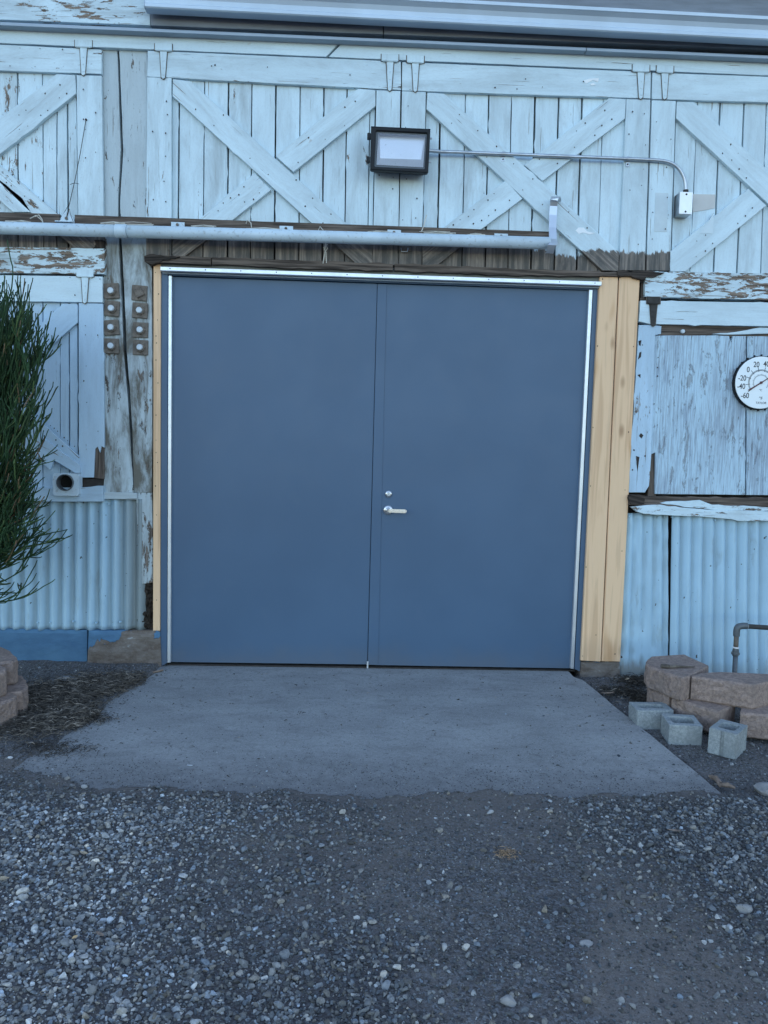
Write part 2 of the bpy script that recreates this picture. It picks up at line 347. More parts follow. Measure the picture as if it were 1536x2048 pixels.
def outline(pts, step, jit, rough=0.0):
    """walk an outline (list of xz), add points every step and wobble them"""
    out = []; n = len(pts); ph = random.random()*100
    for i in range(n):
        a = np.array(pts[i], float); b = np.array(pts[(i+1) % n], float); L = np.linalg.norm(b-a)
        if L < 1e-6: continue
        t = (b-a)/L; nr = np.array([-t[1], t[0]]); k = max(1, int(L/step))
        for j in range(k):
            s_ = j/k; fall = min(1, j, k-j) if k > 1 else 0
            w = (float(fbm(ph+s_*L*9, i*7.3, 3))-.5)*2*jit*fall if j else (random.random()-.5)*jit*.5
            if rough and j and random.random() < rough: w += -random.random()*.006 - .001
            out.append(a+t*L*s_+nr*w)
    return out
def board(name, pts, Yf, Yb, mat, parent=None, jit=.0012, step=.04, rough=0.0, chip=0.0, bev=.002, tilt=0.0, ang=None, world=False, **props):
    """a sawn piece: outline measured on plane Yf, extruded back to Yb, edges eased and a little uneven"""
    P = [(p[0], p[1]) if world else (lambda q: (q[0], q[2]))(W(p[0], p[1], Yf)) for p in pts]
    area = sum(P[i][0]*P[(i+1) % len(P)][1]-P[(i+1) % len(P)][0]*P[i][1] for i in range(len(P)))
    if area < 0: P = P[::-1]          # counter-clockwise in xz seen from the front
    O = outline(P, step, jit, chip)
    n = len(O); c = np.mean(O, 0); bm = bmesh.new()
    def nrm(i):
        a = O[i-1]; b = O[(i+1) % n]; t = b-a; L = np.linalg.norm(t) or 1; return np.array([-t[1], t[0]])/L
    ins = [O[i]+nrm(i)*bev for i in range(n)]
    f = [bm.verts.new((p[0], Yf+tilt*(random.random()-.5), p[1])) for p in ins]
    m = [bm.verts.new((p[0], Yf+bev, p[1])) for p in O]
    k = [bm.verts.new((p[0], Yb, p[1])) for p in O]
    bm.faces.new(f)
    for i in range(n):
        j = (i+1) % n
        bm.faces.new((f[j], f[i], m[i], m[j])); bm.faces.new((m[j], m[i], k[i], k[j]))
    bmesh.ops.recalc_face_normals(bm, faces=bm.faces)
    me = bpy.data.meshes.new(name); bm.to_mesh(me); bm.free(); grain_uv(me, ang)
    pr = dict(peel=.3, grime=.15, bare_z=-10.0, grime_z=50.0); pr.update(props)
    return link(name, me, mat, parent, **pr)

def flat(name, pts, Yf, Yb, mat, parent, bev=.0015, **k): return board(name, pts, Yf, Yb, mat, parent, jit=0, step=9, bev=bev, **k)

def bm_obj(name, bm, mat, parent=None, smooth=False, uv=False, **props):
    bmesh.ops.recalc_face_normals(bm, faces=bm.faces)
    me = bpy.data.meshes.new(name); bm.to_mesh(me); bm.free()
    if smooth:
        for p in me.polygons: p.use_smooth = True
    if uv: grain_uv(me)
    return link(name, me, mat, parent, **props)
def box(bm, c, s, rot=None, bev=0.0):
    r = bmesh.ops.create_cube(bm, size=1.0); vs = r['verts']
    for v in vs: v.co = Vector((v.co.x*s[0], v.co.y*s[1], v.co.z*s[2]))
    if bev:
        es = list({e for v in vs for e in v.link_edges}); rr = bmesh.ops.bevel(bm, geom=es, offset=bev, segments=2, affect='EDGES'); vs = list({v for f in rr['faces'] for v in f.verts} | {v for v in vs if v.is_valid})
    for v in vs:
        co = v.co.copy()
        if rot: co = rot @ co
        v.co = co+Vector([float(x) for x in c])
    return vs
def tube(bm, path, rad, seg=10, cap=True):
    path = [Vector([float(x) for x in p]) for p in path]; n = len(path); rings = []
    R = rad if isinstance(rad, (list, tuple)) else [rad]*n
    d0 = (path[1]-path[0]).normalized(); up = Vector((0, 0, 1)) if abs(d0.z) < .9 else Vector((1, 0, 0)); x = d0.cross(up).normalized()
    for i, p in enumerate(path):
        d = (path[min(i+1, n-1)]-path[max(i-1, 0)]).normalized(); x = (x-d*x.dot(d)).normalized(); y = d.cross(x)
        rings.append([bm.verts.new(p+(x*math.cos(2*math.pi*k/seg)+y*math.sin(2*math.pi*k/seg))*R[i]) for k in range(seg)])
    for a, b in zip(rings, rings[1:]):
        for k in range(seg): bm.faces.new((a[k], a[(k+1) % seg], b[(k+1) % seg], b[k]))
    if cap: bm.faces.new(rings[0][::-1]); bm.faces.new(rings[-1])
def disc(bm, c, r, y0, y1, seg=16, bev=.0):
    """a short cylinder whose axis is the wall normal"""
    A = [2*math.pi*k/seg for k in range(seg)]
    f = [bm.verts.new((c[0]+(r-bev)*math.cos(a), y0, c[1]+(r-bev)*math.sin(a))) for a in A]
    m = [bm.verts.new((c[0]+r*math.cos(a), y0+bev, c[1]+r*math.sin(a))) for a in A] if bev else f
    k = [bm.verts.new((c[0]+r*math.cos(a), y1, c[1]+r*math.sin(a))) for a in A]
    bm.faces.new(f)
    for i in range(seg):
        j = (i+1) % seg
        if bev: bm.faces.new((f[j], f[i], m[i], m[j]))
        bm.faces.new((m[j], m[i], k[i], k[j]))

def nails(parent, pts, Y, r=(.0024, .0054), name='nails'):
    bm = bmesh.new()
    for p in pts:
        q = W(p[0], p[1], Y); rr = random.uniform(*r); seg = 6; a0 = random.random()*6
        c = bm.verts.new((q[0], Y-.0022, q[2]))
        ring = [bm.verts.new((q[0]+rr*random.uniform(.75, 1.1)*math.cos(a0+2*math.pi*k/seg), Y-.0003, q[2]+rr*random.uniform(.8, 1.5)*math.sin(a0+2*math.pi*k/seg))) for k in range(seg)]
        for k in range(seg): bm.faces.new((c, ring[k], ring[(k+1) % seg]))
    return bm_obj(name, bm, M['nail'], parent, kind='stuff')

zb = lambda px, py: float(W(px, py, 0)[2])
def lerp(a, b, t): return a+(b-a)*t
def line(p, q): return lambda x: p[1]+(q[1]-p[1])*(x-p[0])/(q[0]-p[0])

# ================================================================== ground and slab
SLAB = [G(332, 1331), G(1150, 1346), G(1172, 1368), G(1432, 1577)]
SLAB = [(p[0], p[1]) for p in SLAB]
# true line of the right edge, and of the ragged left edge
RE0 = G(1165, 1360); RE1 = G(1432, 1577)
def right_edge(y): t = (y-RE0[1])/(RE1[1]-RE0[1]); return RE0[0]+(RE1[0]-RE0[0])*t
LPX = [(322, 1338), (215, 1410), (198, 1432), (125, 1478), (60, 1520), (10, 1560)]
LP = [G(*p)[:2] for p in LPX]; LY = np.array([p[1] for p in LP])[::-1]; LX = np.array([p[0] for p in LP])[::-1]
FPX = [(-60, 1548), (60, 1535), (200, 1566), (420, 1580), (700, 1588), (1000, 1584), (1250, 1588), (1440, 1580)]
FP = [G(*p)[:2] for p in FPX]; FX = np.array([p[0] for p in FP]); FY = np.array([p[1] for p in FP])
def ground_h(x, y):
    x = np.asarray(x, float); y = np.asarray(y, float)
    nz = (fbm(x*6+5, y*6+9, 5)-.5)
    left = np.interp(y, LY, LX)+nz*.10; right = RE0[0]+(RE1[0]-RE0[0])*(y-RE0[1])/(RE1[1]-RE0[1])
    front = np.interp(x, FX, FY)+nz*.13+(fbm(x*14, y*14, 3)-.5)*.05
    d_in = np.minimum(np.minimum(x-left, (right+.03)-x), y-front)       # >0 over the slab
    rough = (fbm(x*3+1, y*3, 4)-.5)*.03+(fbm(x*14, y*14+3, 4)-.5)*.014
    out = .006+rough*.8
    out = np.where(x > right-.02, -.022+rough*.7, out)
    fr = sm(0, .5, -(y-front)); out = np.where(y < front, .002+(.016+rough)*fr+rough*.15, out)
    near_wall = sm(-.35, -.02, y)*(x < 0)*.02
    h = np.where(d_in > 0, -.07, out+near_wall)
    tt = sm(-.012, .03, d_in); h = out*(1-tt)+(-.07)*tt + near_wall*(1-tt)
    far = sm(4.5, 8, np.hypot(x-1.3, y+1.8)); h = h*(1-far)
    return np.where((y > .06) & (x > -.0) & (x < 2.85), -.07, h)
def axis(lo, hi, st, ext):
    a = np.arange(lo, hi+1e-6, st); l = [lo-d for d in ext][::-1]; h = [hi+d for d in ext]; return np.concatenate([l, a, h])
ext = [.1, .25, .5, 1, 2, 4, 8, 16, 32, 64, 128]
gx = axis(-1.5, 4.2, .016, ext); gy = axis(-4.3, .1, .016, ext)
def grid_mesh(name, gx, gy, h):
    X, Y = np.meshgrid(gx, gy, indexing='ij'); Z = h(X, Y); nx, ny = X.shape
    co = np.stack([X, Y, Z], -1).reshape(-1, 3); i = np.arange((nx-1)*(ny-1)); a = (i//(ny-1))*ny+i % (ny-1)
    f = np.stack([a, a+ny, a+ny+1, a+1], 1)
    return np_mesh(name, co, f)
def np_mesh(name, co, f, smooth=False):
    me = bpy.data.meshes.new(name); n = len(f); k = f.shape[1]
    me.vertices.add(len(co)); me.vertices.foreach_set('co', co.astype(np.float32).ravel())
    me.loops.add(n*k); me.loops.foreach_set('vertex_index', f.astype(np.int32).ravel())
    me.polygons.add(n); me.polygons.foreach_set('loop_start', (np.arange(n)*k).astype(np.int32)); me.polygons.foreach_set('loop_total', np.full(n, k, dtype=np.int32))
    me.polygons.foreach_set('use_smooth', np.full(n, smooth)); me.update(calc_edges=True); return me
gm = grid_mesh('ground', gx, gy, ground_h)
for p in gm.polygons: p.use_smooth = True
_n = len(gm.vertices); _c = np.empty(_n*3); gm.vertices.foreach_get('co', _c); _c = _c.reshape(-1, 3); GROUND_CO = _c
GROUND_AT = gm.attributes.new('gravelly', 'FLOAT', 'POINT')
link('ground', gm, M['dirt'], kind='structure', label='packed grey brown dirt in front of the barn')

bm = bmesh.new()
sl_out = [(-.45, .12), (-.45, -2.15), (RE1[0]+(RE1[0]-RE0[0])*(-2.15-RE1[1])/(RE1[1]-RE0[1]), -2.15), (RE0[0]-.0, RE0[1]), (2.66, -.10), (2.655, .12)]
so_ = []
for i in range(len(sl_out)):
    a = np.array(sl_out[i]); b = np.array(sl_out[(i+1) % len(sl_out)]); L = np.linalg.norm(b-a); k = max(1, int(L/.03)); t = (b-a)/L; nn = np.array([-t[1], t[0]])
    for j in range(k): so_.append(a+(b-a)*j/k+nn*((float(fbm(i*9+j*.35, 3, 3))-.5)*.012 if j else 0))
top = [bm.verts.new((p[0], p[1], 0)) for p in so_]
cen = np.mean(so_, 0); e2 = [bm.verts.new((p[0]+(p[0]-cen[0])*.003, p[1]+(p[1]-cen[1])*.003, -.006)) for p in so_]
bot = [bm.verts.new((p[0]+(p[0]-cen[0])*.003, p[1]+(p[1]-cen[1])*.003, -.12)) for p in so_]
bm.faces.new(top)
for i in range(len(top)):
    j = (i+1) % len(top); bm.faces.new((top[j], top[i], e2[i], e2[j])); bm.faces.new((e2[j], e2[i], bot[i], bot[j]))
bm_obj('concrete_slab', bm, M['slab'], kind='structure', label='worn concrete slab in front of the blue doors')

# ------------------------------------------------------------------ gravel
def ico(sub):
    b = bmesh.new(); bmesh.ops.create_icosphere(b, subdivisions=sub, radius=1.0); b.verts.ensure_lookup_table()
    v = np.array([x.co[:] for x in b.verts]); f = np.array([[w.index for w in x.verts] for x in b.faces]); b.free(); return v, f
def stones(name, X, Y, S, tone, sub, seedk, zoff=.25, zfun=None, flat=(.45, .8)):
    v0, f0 = ico(sub); nv, nf = len(v0), len(f0); n = len(X); rg = np.random.default_rng(seedk)
    var = []
    for k in range(40):
        d = rg.normal(size=(9, 3)); d /= np.linalg.norm(d, axis=1)[:, None]; cut = rg.uniform(.38, .80, 9)
        v = v0.copy()
        for a, c in zip(d, cut):                                   # knock planes off: broken faces
            t = v@a; m = t > c; v[m] -= np.outer(t[m]-c, a)
        v *= 1.2+rg.normal(0, .05, (nv, 1)); var.append(v)
    var = np.array(var)[rg.integers(0, 40, n)]
    sc = np.stack([S*rg.uniform(.75, 1.25, n), S*rg.uniform(.6, 1.0, n), S*rg.uniform(*flat, n)], 1)
    P = var*sc[:, None, :]
    a = rg.uniform(0, 2*np.pi, n); t = rg.normal(0, .35, n); t2 = rg.normal(0, .3, n)
    def rot(P, i, j, an):
        c, s = np.cos(an)[:, None], np.sin(an)[:, None]; A = P[..., i]*c-P[..., j]*s; B = P[..., i]*s+P[..., j]*c; P = P.copy(); P[..., i] = A; P[..., j] = B; return P
    P = rot(P, 0, 2, t); P = rot(P, 1, 2, t2); P = rot(P, 0, 1, a)
    Z = (zfun or ground_h)(X, Y)+S*zoff*rg.uniform(.2, 1.8, n)
    P += np.stack([X, Y, Z], 1)[:, None, :]
    f = (f0[None]+(np.arange(n)*nv)[:, None, None]).reshape(-1, 3)
    me = np_mesh(name, P.reshape(-1, 3), f, False)
    ca = me.color_attributes.new('tone', 'FLOAT_COLOR', 'POINT'); c4 = np.concatenate([tone, np.ones((n, 1))], 1)
    ca.data.foreach_set('color', np.repeat(c4, nv, 0).astype(np.float32).ravel()); return me
def fresh(x, y): return 1+.55*sm(1.3, .3, x+.5*(fbm(x*2, y*2, 3)-.5))*sm(-1.7, -2.2, y)
def tones(n, rg, lo=.045, hi=.20, pale=.06):
    lo, hi = lo*1.35, hi*1.75
    b = lo+(hi-lo)*rg.beta(1.2, 2.6, n); hue = rg.normal(0, 1, n)
    pl = rg.random(n) < pale; b[pl] = rg.uniform(.28, .5, pl.sum())
    c = np.stack([b*(1.0+.07*hue), b*(1.0+.01*hue), b*(.97-.06*hue)], 1); return np.clip(c, .01, .8)
def coarse(x, y):
    nz = fbm(x*1.6+3, y*1.6+8, 4)-.5
    left = sm(.5, -.45, (x-(.85+.35*sm(-2.2, -3.3, y)))+nz*1.3)*sm(-1.6, -2.15, y+nz*.6)
    right = sm(-.35, .4, (x-(2.35+.35*sm(-2.0, -3.0, y)))+nz*1.3)*sm(-1.62, -1.95, y+nz*.4)
    return np.clip(left+right, 0, 1)
GROUND_AT.data.foreach_set('value', (coarse(GROUND_CO[:, 0], GROUND_CO[:, 1])*(GROUND_CO[:, 1] < -1.5)).astype(np.float32))
_fy = np.interp(GROUND_CO[:, 0], FX, FY)-GROUND_CO[:, 1]; _x, _y = GROUND_CO[:, 0], GROUND_CO[:, 1]
_d = sm(.62, .0, _fy+(fbm(_x*4, _y*4, 3)-.5)*.4)*(_fy > -.1)*sm(.0, .5, _x)*sm(2.7, 2.2, _x)+(1-coarse(_x, _y))*sm(.47, .62, fbm(_x*2.3+40, _y*2.3+60, 4))*(_y < -1.5)
DUST_AT = gm.attributes.new('dusty', 'FLOAT', 'POINT'); DUST_AT.data.foreach_set('value', np.clip(_d, 0, 1).astype(np.float32))
rg = np.random.default_rng(5)
def seen(x, y):      # fewer stones where the yard runs on past the picture
    d = y-CAM[1]; m = .58*d+.25+.035*y; out = np.abs(x-(CAM[0]+.036*d))-m; return np.where((out > .1) | (d < 1.45), .3, 1.0)
def scatter(n, keep, x0=-1.6, x1=4.1, y0=-4.3, y1=-1.3):
    x = rg.uniform(x0, x1, n); y = rg.uniform(y0, y1, n); k = keep(x, y)*seen(x, y) > rg.random(n); return x[k], y[k]
front_y = lambda x: np.interp(x, FX, FY)
outside = lambda x, y: sm(.02, -.10, y-front_y(x)+(fbm(x*9, y*9, 3)-.5)*.25)
big_k = lambda x, y: (coarse(x, y)*.95+.11)*outside(x, y)
x, y = scatter(105000, big_k); S = .0044+.0080*rg.beta(1.2, 3.0, len(x)); print('stones', len(x))
link('gravel', stones('gravel', x, y, S, tones(len(x), rg, .05, .21, .06)*fresh(x, y)[:, None], 2, 1), M['stones'], kind='stuff', label='loose grey crushed gravel', category='gravel')
x, y = scatter(5200, lambda x, y: (coarse(x, y)*.8+.16)*outside(x, y)); S = rg.uniform(.009, .0150, len(x))
link('gravel', stones('gravel_coarse', x, y, S, tones(len(x), rg, .07, .23, .08)*fresh(x, y)[:, None], 2, 2, .35), M['stones'], kind='stuff', label='larger pale stones mixed through the gravel', category='gravel')
patchy = lambda x, y: sm(.38, .58, fbm(x*2.1+40, y*2.1+7, 4))
x, y = scatter(150000, lambda x, y: (.30+.5*patchy(x, y)*(1-.6*coarse(x, y))+.45*coarse(x, y))*outside(x, y)); S = .0022+.0045*rg.beta(1.3, 3, len(x))
link('gravel', stones('gravel_fine', x, y, S, tones(len(x), rg, .045, .19, .04)*fresh(x, y)[:, None], 1, 3), M['stones'], kind='stuff', label='fine grit trodden into the dirt', category='gravel')
# grit strewn over the slab, thicker near its open edges
def slab_keep(x, y):
    e = sm(.7, -.1, y-front_y(x)+(fbm(x*5, y*5+50, 3)-.5)*.3); l = sm(.25, 0, x-np.interp(y, LY, LX)); inside = (y > front_y(x)-.05) & (x < right_edge(y)-.005) & (x > np.interp(y, LY, LX)-.05) & (y < -.03)
    return inside*(.03+1.0*e**2.4+.35*l**2)
x, y = scatter(52000, slab_keep, -.4, 2.9, -1.9, -.03); S = .0014+.0035*rg.beta(1.2, 3.5, len(x))
link('grit', stones('grit', x, y, S, tones(len(x), rg, .02, .18, .06), 1, 4, .2, lambda x, y: x*0), M['stones'], kind='stuff', label='scattered grit on the concrete slab', category='grit')
# dirt strips beside the slab
def side_keep(x, y):
    r = (x > right_edge(y)+.01)*(.35+.3*patchy(x, y)); l = (x < np.interp(y, LY, LX)+.02)*(.45); return (r+l)*(y < -.02)
x, y = scatter(75000, side_keep, -1.2, 3.9, -1.85, -.02); S = .0018+.0055*rg.beta(1.2, 3.0, len(x))
link('grit', stones('side_grit', x, y, S, tones(len(x), rg, .03, .20, .05), 1, 6), M['stones'], kind='stuff', label='grit in the dirt strips beside the slab', category='grit')
x, y = scatter(1300, lambda x, y: side_keep(x, y)*.6, -1.2, 3.9, -1.85, -.05); S = rg.uniform(.006, .013, len(x))
link('gravel', stones('side_stones', x, y, S, tones(len(x), rg, .05, .22, .08), 2, 8), M['stones'], kind='stuff', label='small stones in the dirt beside the slab', category='gravel')

# litter: thin curled twigs and needles
def litter(name, label, X, Y, L, tone, wid=.0016, seedk=1, lift=.01, zf=None):
    rg_ = np.random.default_rng(seedk); n = len(X); a = rg_.uniform(0, 2*np.pi, n); b = rg_.normal(0, .5, n); z0 = (zf or ground_h)(X, Y)+rg_.random(n)*lift+.001
    pts = []
    for k in range(4):
        t = (k/3-.5); ang = a+b*t*2
        px = X+L*t*np.cos(ang); py = Y+L*t*np.sin(ang); pz = z0+L*.12*np.sin((t+.5)*np.pi)+rg_.random(n)*.002
        w = wid*rg_.uniform(.5, 1.5, n)*(1-.55*abs(2*t)); nx, ny = -np.sin(ang)*w, np.cos(ang)*w
        pts += [np.stack([px+nx, py+ny, pz], 1), np.stack([px-nx, py-ny, pz], 1), np.stack([px, py, pz+w*1.3], 1)]
    P = np.stack(pts, 1); f = []
    for k in range(3):
        o = k*3
        for i in range(3): j = (i+1) % 3; f.append([o+i, o+j, o+3+j, o+3+i])
    f = np.array(f); ff = (f[None]+(np.arange(n)*12)[:, None, None]).reshape(-1, 4)
    me = np_mesh(name, P.reshape(-1, 3), ff); ca = me.color_attributes.new('tone', 'FLOAT_COLOR', 'POINT')
    c4 = np.concatenate([tone, np.ones((n, 1))], 1); ca.data.foreach_set('color', np.repeat(c4, 12, 0).astype(np.float32).ravel())
    return link(name, me, M['litter'], kind='stuff', label=label, category='leaf litter')
def brown(n, rg_, lo=.02, hi=.10, pale=.06):
    hi *= 1.25
    b = lo+(hi-lo)*rg_.beta(1.3, 3, n); p = rg_.random(n) < pale; b[p] = rg_.uniform(.2, .36, p.sum())
    return np.stack([b*1.12, b*.96, b*.78], 1)
def blob_scatter(n, blobs):
    X, Y = [], []
    for (px, py, sx, sy, w) in blobs:
        c = G(px, py); k = int(n*w); X.append(rg.normal(c[0], sx, k)); Y.append(rg.normal(c[1], sy, k))
    return np.concatenate(X), np.concatenate(Y)
X, Y = blob_scatter(7000, [(110, 1400, .13, .12, .35), (190, 1380, .14, .10, .22), (60, 1450, .12, .12, .16), (150, 1440, .10, .09, .17), (250, 1365, .14, .06, .1)])
k = (Y < -.03); X, Y = X[k], Y[k]
litter('leaf_litter', 'dark heap of dry twigs and needles by the left stone planter', X, Y, rg.uniform(.015, .075, len(X)), brown(len(X), rg, .03, .18, .10), .0022, 2, .026)
X, Y = blob_scatter(420, [(110, 1500, .09, .05, .6), (190, 1440, .05, .05, .4)])
litter('leaf_litter', 'brown needles strewn over the left corner of the slab', X, Y, rg.uniform(.015, .06, len(X)), brown(len(X), rg, .02, .08, .06), .0014, 3, .006, lambda x, y: np.maximum(ground_h(x, y), 0))
X, Y = blob_scatter(1500, [(1280, 1360, .08, .05, .4), (1290, 1395, .06, .08, .35), (1235, 1380, .08, .06, .25)])
litter('leaf_litter', 'dry leaves and twigs gathered beside the tan stone blocks', X, Y, rg.uniform(.015, .06, len(X)), brown(len(X), rg, .015, .10, .05), .0022, 4, .03)
def slab_litter(x, y): return ((x > np.interp(y, LY, LX)+.02) & (x < right_edge(y)-.02))*(.25+.6*sm(.5, 0, right_edge(y)-x)+.9*sm(.45, 0, x-np.interp(y, LY, LX)))
X, Y = scatter(420, slab_litter, -.3, 2.8, -1.7, -.08)
litter('leaf_litter', 'small bark flakes and twigs blown across the slab', X, Y, rg.uniform(.006, .026, len(X)), brown(len(X), rg, .015, .09, .12), .0022, 12, .002, lambda x, y: x*0)
X, Y = scatter(150, slab_litter, -.3, 2.8, -1.72, -.08); S = rg.uniform(.004, .0085, len(X))
link('gravel', stones('slab_stones', X, Y, S, tones(len(X), rg, .04, .2, .1), 2, 13, .25, lambda x, y: x*0), M['stones'], kind='stuff', label='stray stones kicked on to the concrete slab', category='gravel')
def wide_keep(x, y): return .5*np.ones_like(x)
X, Y = scatter(420, wide_keep, -1, 3.6, -3.6, -.1)
litter('leaf_litter', 'loose straws and twigs scattered over gravel and slab', X, Y, rg.uniform(.01, .035, len(X)), brown(len(X), rg, .04, .2, .25), .0011, 5, .003, lambda x, y: np.maximum(ground_h(x, y), (y > -1.75)*.0)+.006)

# ================================================================== the barn wall
def top_bot(pt, pb): return pt, pb
wall = thing('barn_wall', 'front wall of a white painted timber barn with peeling boards', 'wall', (1.3, .06, 0))
BZ_PIPE = -10.0
# dark sheathing behind everything, with the door opening left out
def sheath(x0, x1, z0, z1, name='sheathing'):
    bm = bmesh.new(); box(bm, ((x0+x1)/2, .12, (z0+z1)/2), (x1-x0, .06, z1-z0)); return bm_obj(name, bm, M['dark_void'], wall)
sheath(-9, -.02, -.1, 4.6); sheath(2.72, 13, -.1, 4.6); sheath(-.02, 2.72, 2.52, 4.6)
# barn body behind, so the building shades the yard
for nm, c, s_ in (('side_wall', (-8.95, 6, 2.2), (.1, 11.7, 4.6)), ('side_wall', (12.95, 6, 2.2), (.1, 11.7, 4.6)), ('rear_wall', (2, 11.9, 2.2), (21.8, .1, 4.6)), ('inner_wall', (1.35, .35, 1.25), (3.2, .04, 2.7))):
    bm = bmesh.new(); box(bm, c, s_); bm_obj(nm, bm, M['dark_void'], wall)

# --- top boards
fr_y = line((0, 39), (1536, 98))          # bottom of frieze face / top of moulding
mo_y = line((0, 50), (1536, 117))
board('frieze_board', [(-60, -60), (300, -60), (300, fr_y(300)), (-60, fr_y(-60))], -.05, .03, M['paint'], wall, peel=.72, grime=.35, ang=0.04)
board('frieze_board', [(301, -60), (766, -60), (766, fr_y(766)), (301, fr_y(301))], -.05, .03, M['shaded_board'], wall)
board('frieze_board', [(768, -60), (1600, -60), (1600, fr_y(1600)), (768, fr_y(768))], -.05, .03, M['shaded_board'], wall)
def strip_tube(name, x0, x1, fy, Y, prof, mat, parent, **props):
    """moulding or gutter: profile (dy, dz) swept along a straight measured line"""
    a = W(x0, fy(x0), Y); b = W(x1, fy(x1), Y); bm = bmesh.new(); R = []
    for p in (a, b): R.append([bm.verts.new((p[0], p[1]+dy, p[2]+dz)) for dy, dz in prof])
    n = len(prof)
    for i in range(n): j = (i+1) % n; bm.faces.new((R[0][i], R[0][j], R[1][j], R[1][i]))
    bm.faces.new(R[0]); bm.faces.new(R[1][::-1]); return bm_obj(name, bm, mat, parent, **props)
strip_tube('drip_moulding', -70, 1172, mo_y, -.085, [(0, 0), (0, .013), (.006, .02), (.03, .026), (.085, .03), (.085, -.002), (.05, .0)], M['gutter_dark'], wall)
strip_tube('drip_moulding', 1174, 1620, mo_y, -.087, [(0, 0), (0, .013), (.006, .02), (.03, .026), (.087, .03), (.087, -.002), (.05, .0)], M['gutter_dark'], wall)
hb_y = line((0, 87), (1536, 152))
board('header_board', [(-60, 45), (686, 78), (652, hb_y(652)-1), (-60, hb_y(-60)-1)], -.028, .02, M['paint'], wall, peel=.25, grime=.12)
board('header_board', [(692, 78), (1620, 114), (1620, hb_y(1620)-1), (657, hb_y(657)-1)], -.030, .02, M['paint'], wall, peel=.2, grime=.12)
# --- weathered ledge boards between hatches and lower panels
board('band_board', [(-60, 493), (209, 497), (209, 548), (-60, 546)], -.035, .03, M['paint'], wall, peel=.85, grime=.4, chip=.15)
board('band_board', [(1290, 543), (1620, 549), (1620, 601), (1400, 597), (1290, 593)], -.035, .03, M['paint'], wall, peel=.85, grime=.25, chip=.2)
board('ledge_board', [(-60, 974), (150, 976), (206, 972), (206, 1003), (-60, 1004)], -.045, .03, M['paint_low'], wall, peel=.35, chip=.15)
board('ledge_board', [(207, 984), (274, 986), (274, 999), (207, 998)], -.02, .03, M['paint_post'], wall, peel=.6)
board('ledge_timber', [(1258, 992), (1620, 998), (1620, 1022), (1420, 1018), (1258, 1010)], -.045, .05, M['bare'], wall, peel=.9, grime=.4, chip=.3, jit=.004)
board('splintered_board', [(1262, 1014), (1310, 1010), (1420, 1020), (1620, 1024), (1620, 1040), (1500, 1042), (1400, 1033), (1300, 1029), (1275, 1024)], -.062, -.03, M['paint'], wall, peel=.55, grime=.25, chip=.35, jit=.004)
board('splintered_board', [(1320, 1006), (1400, 1000), (1425, 1010), (1600, 1018), (1600, 1023), (1420, 1019)], -.056, -.046, M['paint'], wall, peel=.6, grime=.2, chip=.4, jit=.003)
# door head beam, bare and split
board('head_beam', [(293, 509), (422, 514), (421, 529), (300, 524), (291, 519)], -.055, .08, M['bare'], wall, peel=1.0, grime=.9, chip=.3, jit=.004)
board('head_beam', [(424, 514), (600, 521), (786, 528), (786, 541), (600, 536), (424, 529)], -.045, .08, M['bare'], wall, peel=.78, grime=.3, chip=.4, jit=.005)
board('head_beam', [(789, 527), (1000, 536), (1283, 546), (1283, 553), (1180, 553), (1000, 549), (789, 541)], -.043, .08, M['bare'], wall, peel=.78, grime=.3, chip=.4, jit=.005)
board('head_flashing', [(322, 522), (1200, 548), (1200, 566), (322, 540)], -.012, .06, M['header_grey'], wall)
board('timber_block', [(1236, 541), (1287, 545), (1287, 565), (1236, 560)], -.02, .06, M['dark_void'], wall, jit=.003)
board('timber_block', [(1283, 556), (1292, 556), (1292, 640), (1280, 640)], -.004, .06, M['bare'], wall, peel=1.0, grime=.8, jit=.003)
board('corner_trim', [(1280, 596), (1302, 598), (1302, 610), (1280, 612)], -.01, .03, M['bare'], wall, peel=1, grime=.8)

board('rotten_end', [(1234, 541), (1262, 544), (1288, 542), (1330, 545), (1318, 550), (1296, 553), (1286, 560), (1262, 552), (1236, 551)], -.052, .02, M['rotw'], wall, peel=1.0, grime=1.0, chip=.5, jit=.007, step=.02)
board('rotten_end', [(288, 512), (300, 508), (328, 512), (360, 513), (350, 518), (326, 520), (312, 526), (296, 527), (289, 523)], -.064, -.02, M['rotw'], wall, peel=1.0, grime=1.0, chip=.5, jit=.006, step=.02)
board('rotten_end', [(188, 479), (208, 481), (208, 500), (186, 497), (192, 488)], -.030, .02, M['rotw'], wall, peel=1.0, grime=1.0, chip=.5, jit=.004, step=.02)
board('rotten_end', [(1258, 990), (1272, 989), (1290, 998), (1288, 1008), (1262, 1009)], -.052, .0, M['rotw'], wall, peel=1.0, grime=1.0, chip=.4, jit=.005, step=.02)
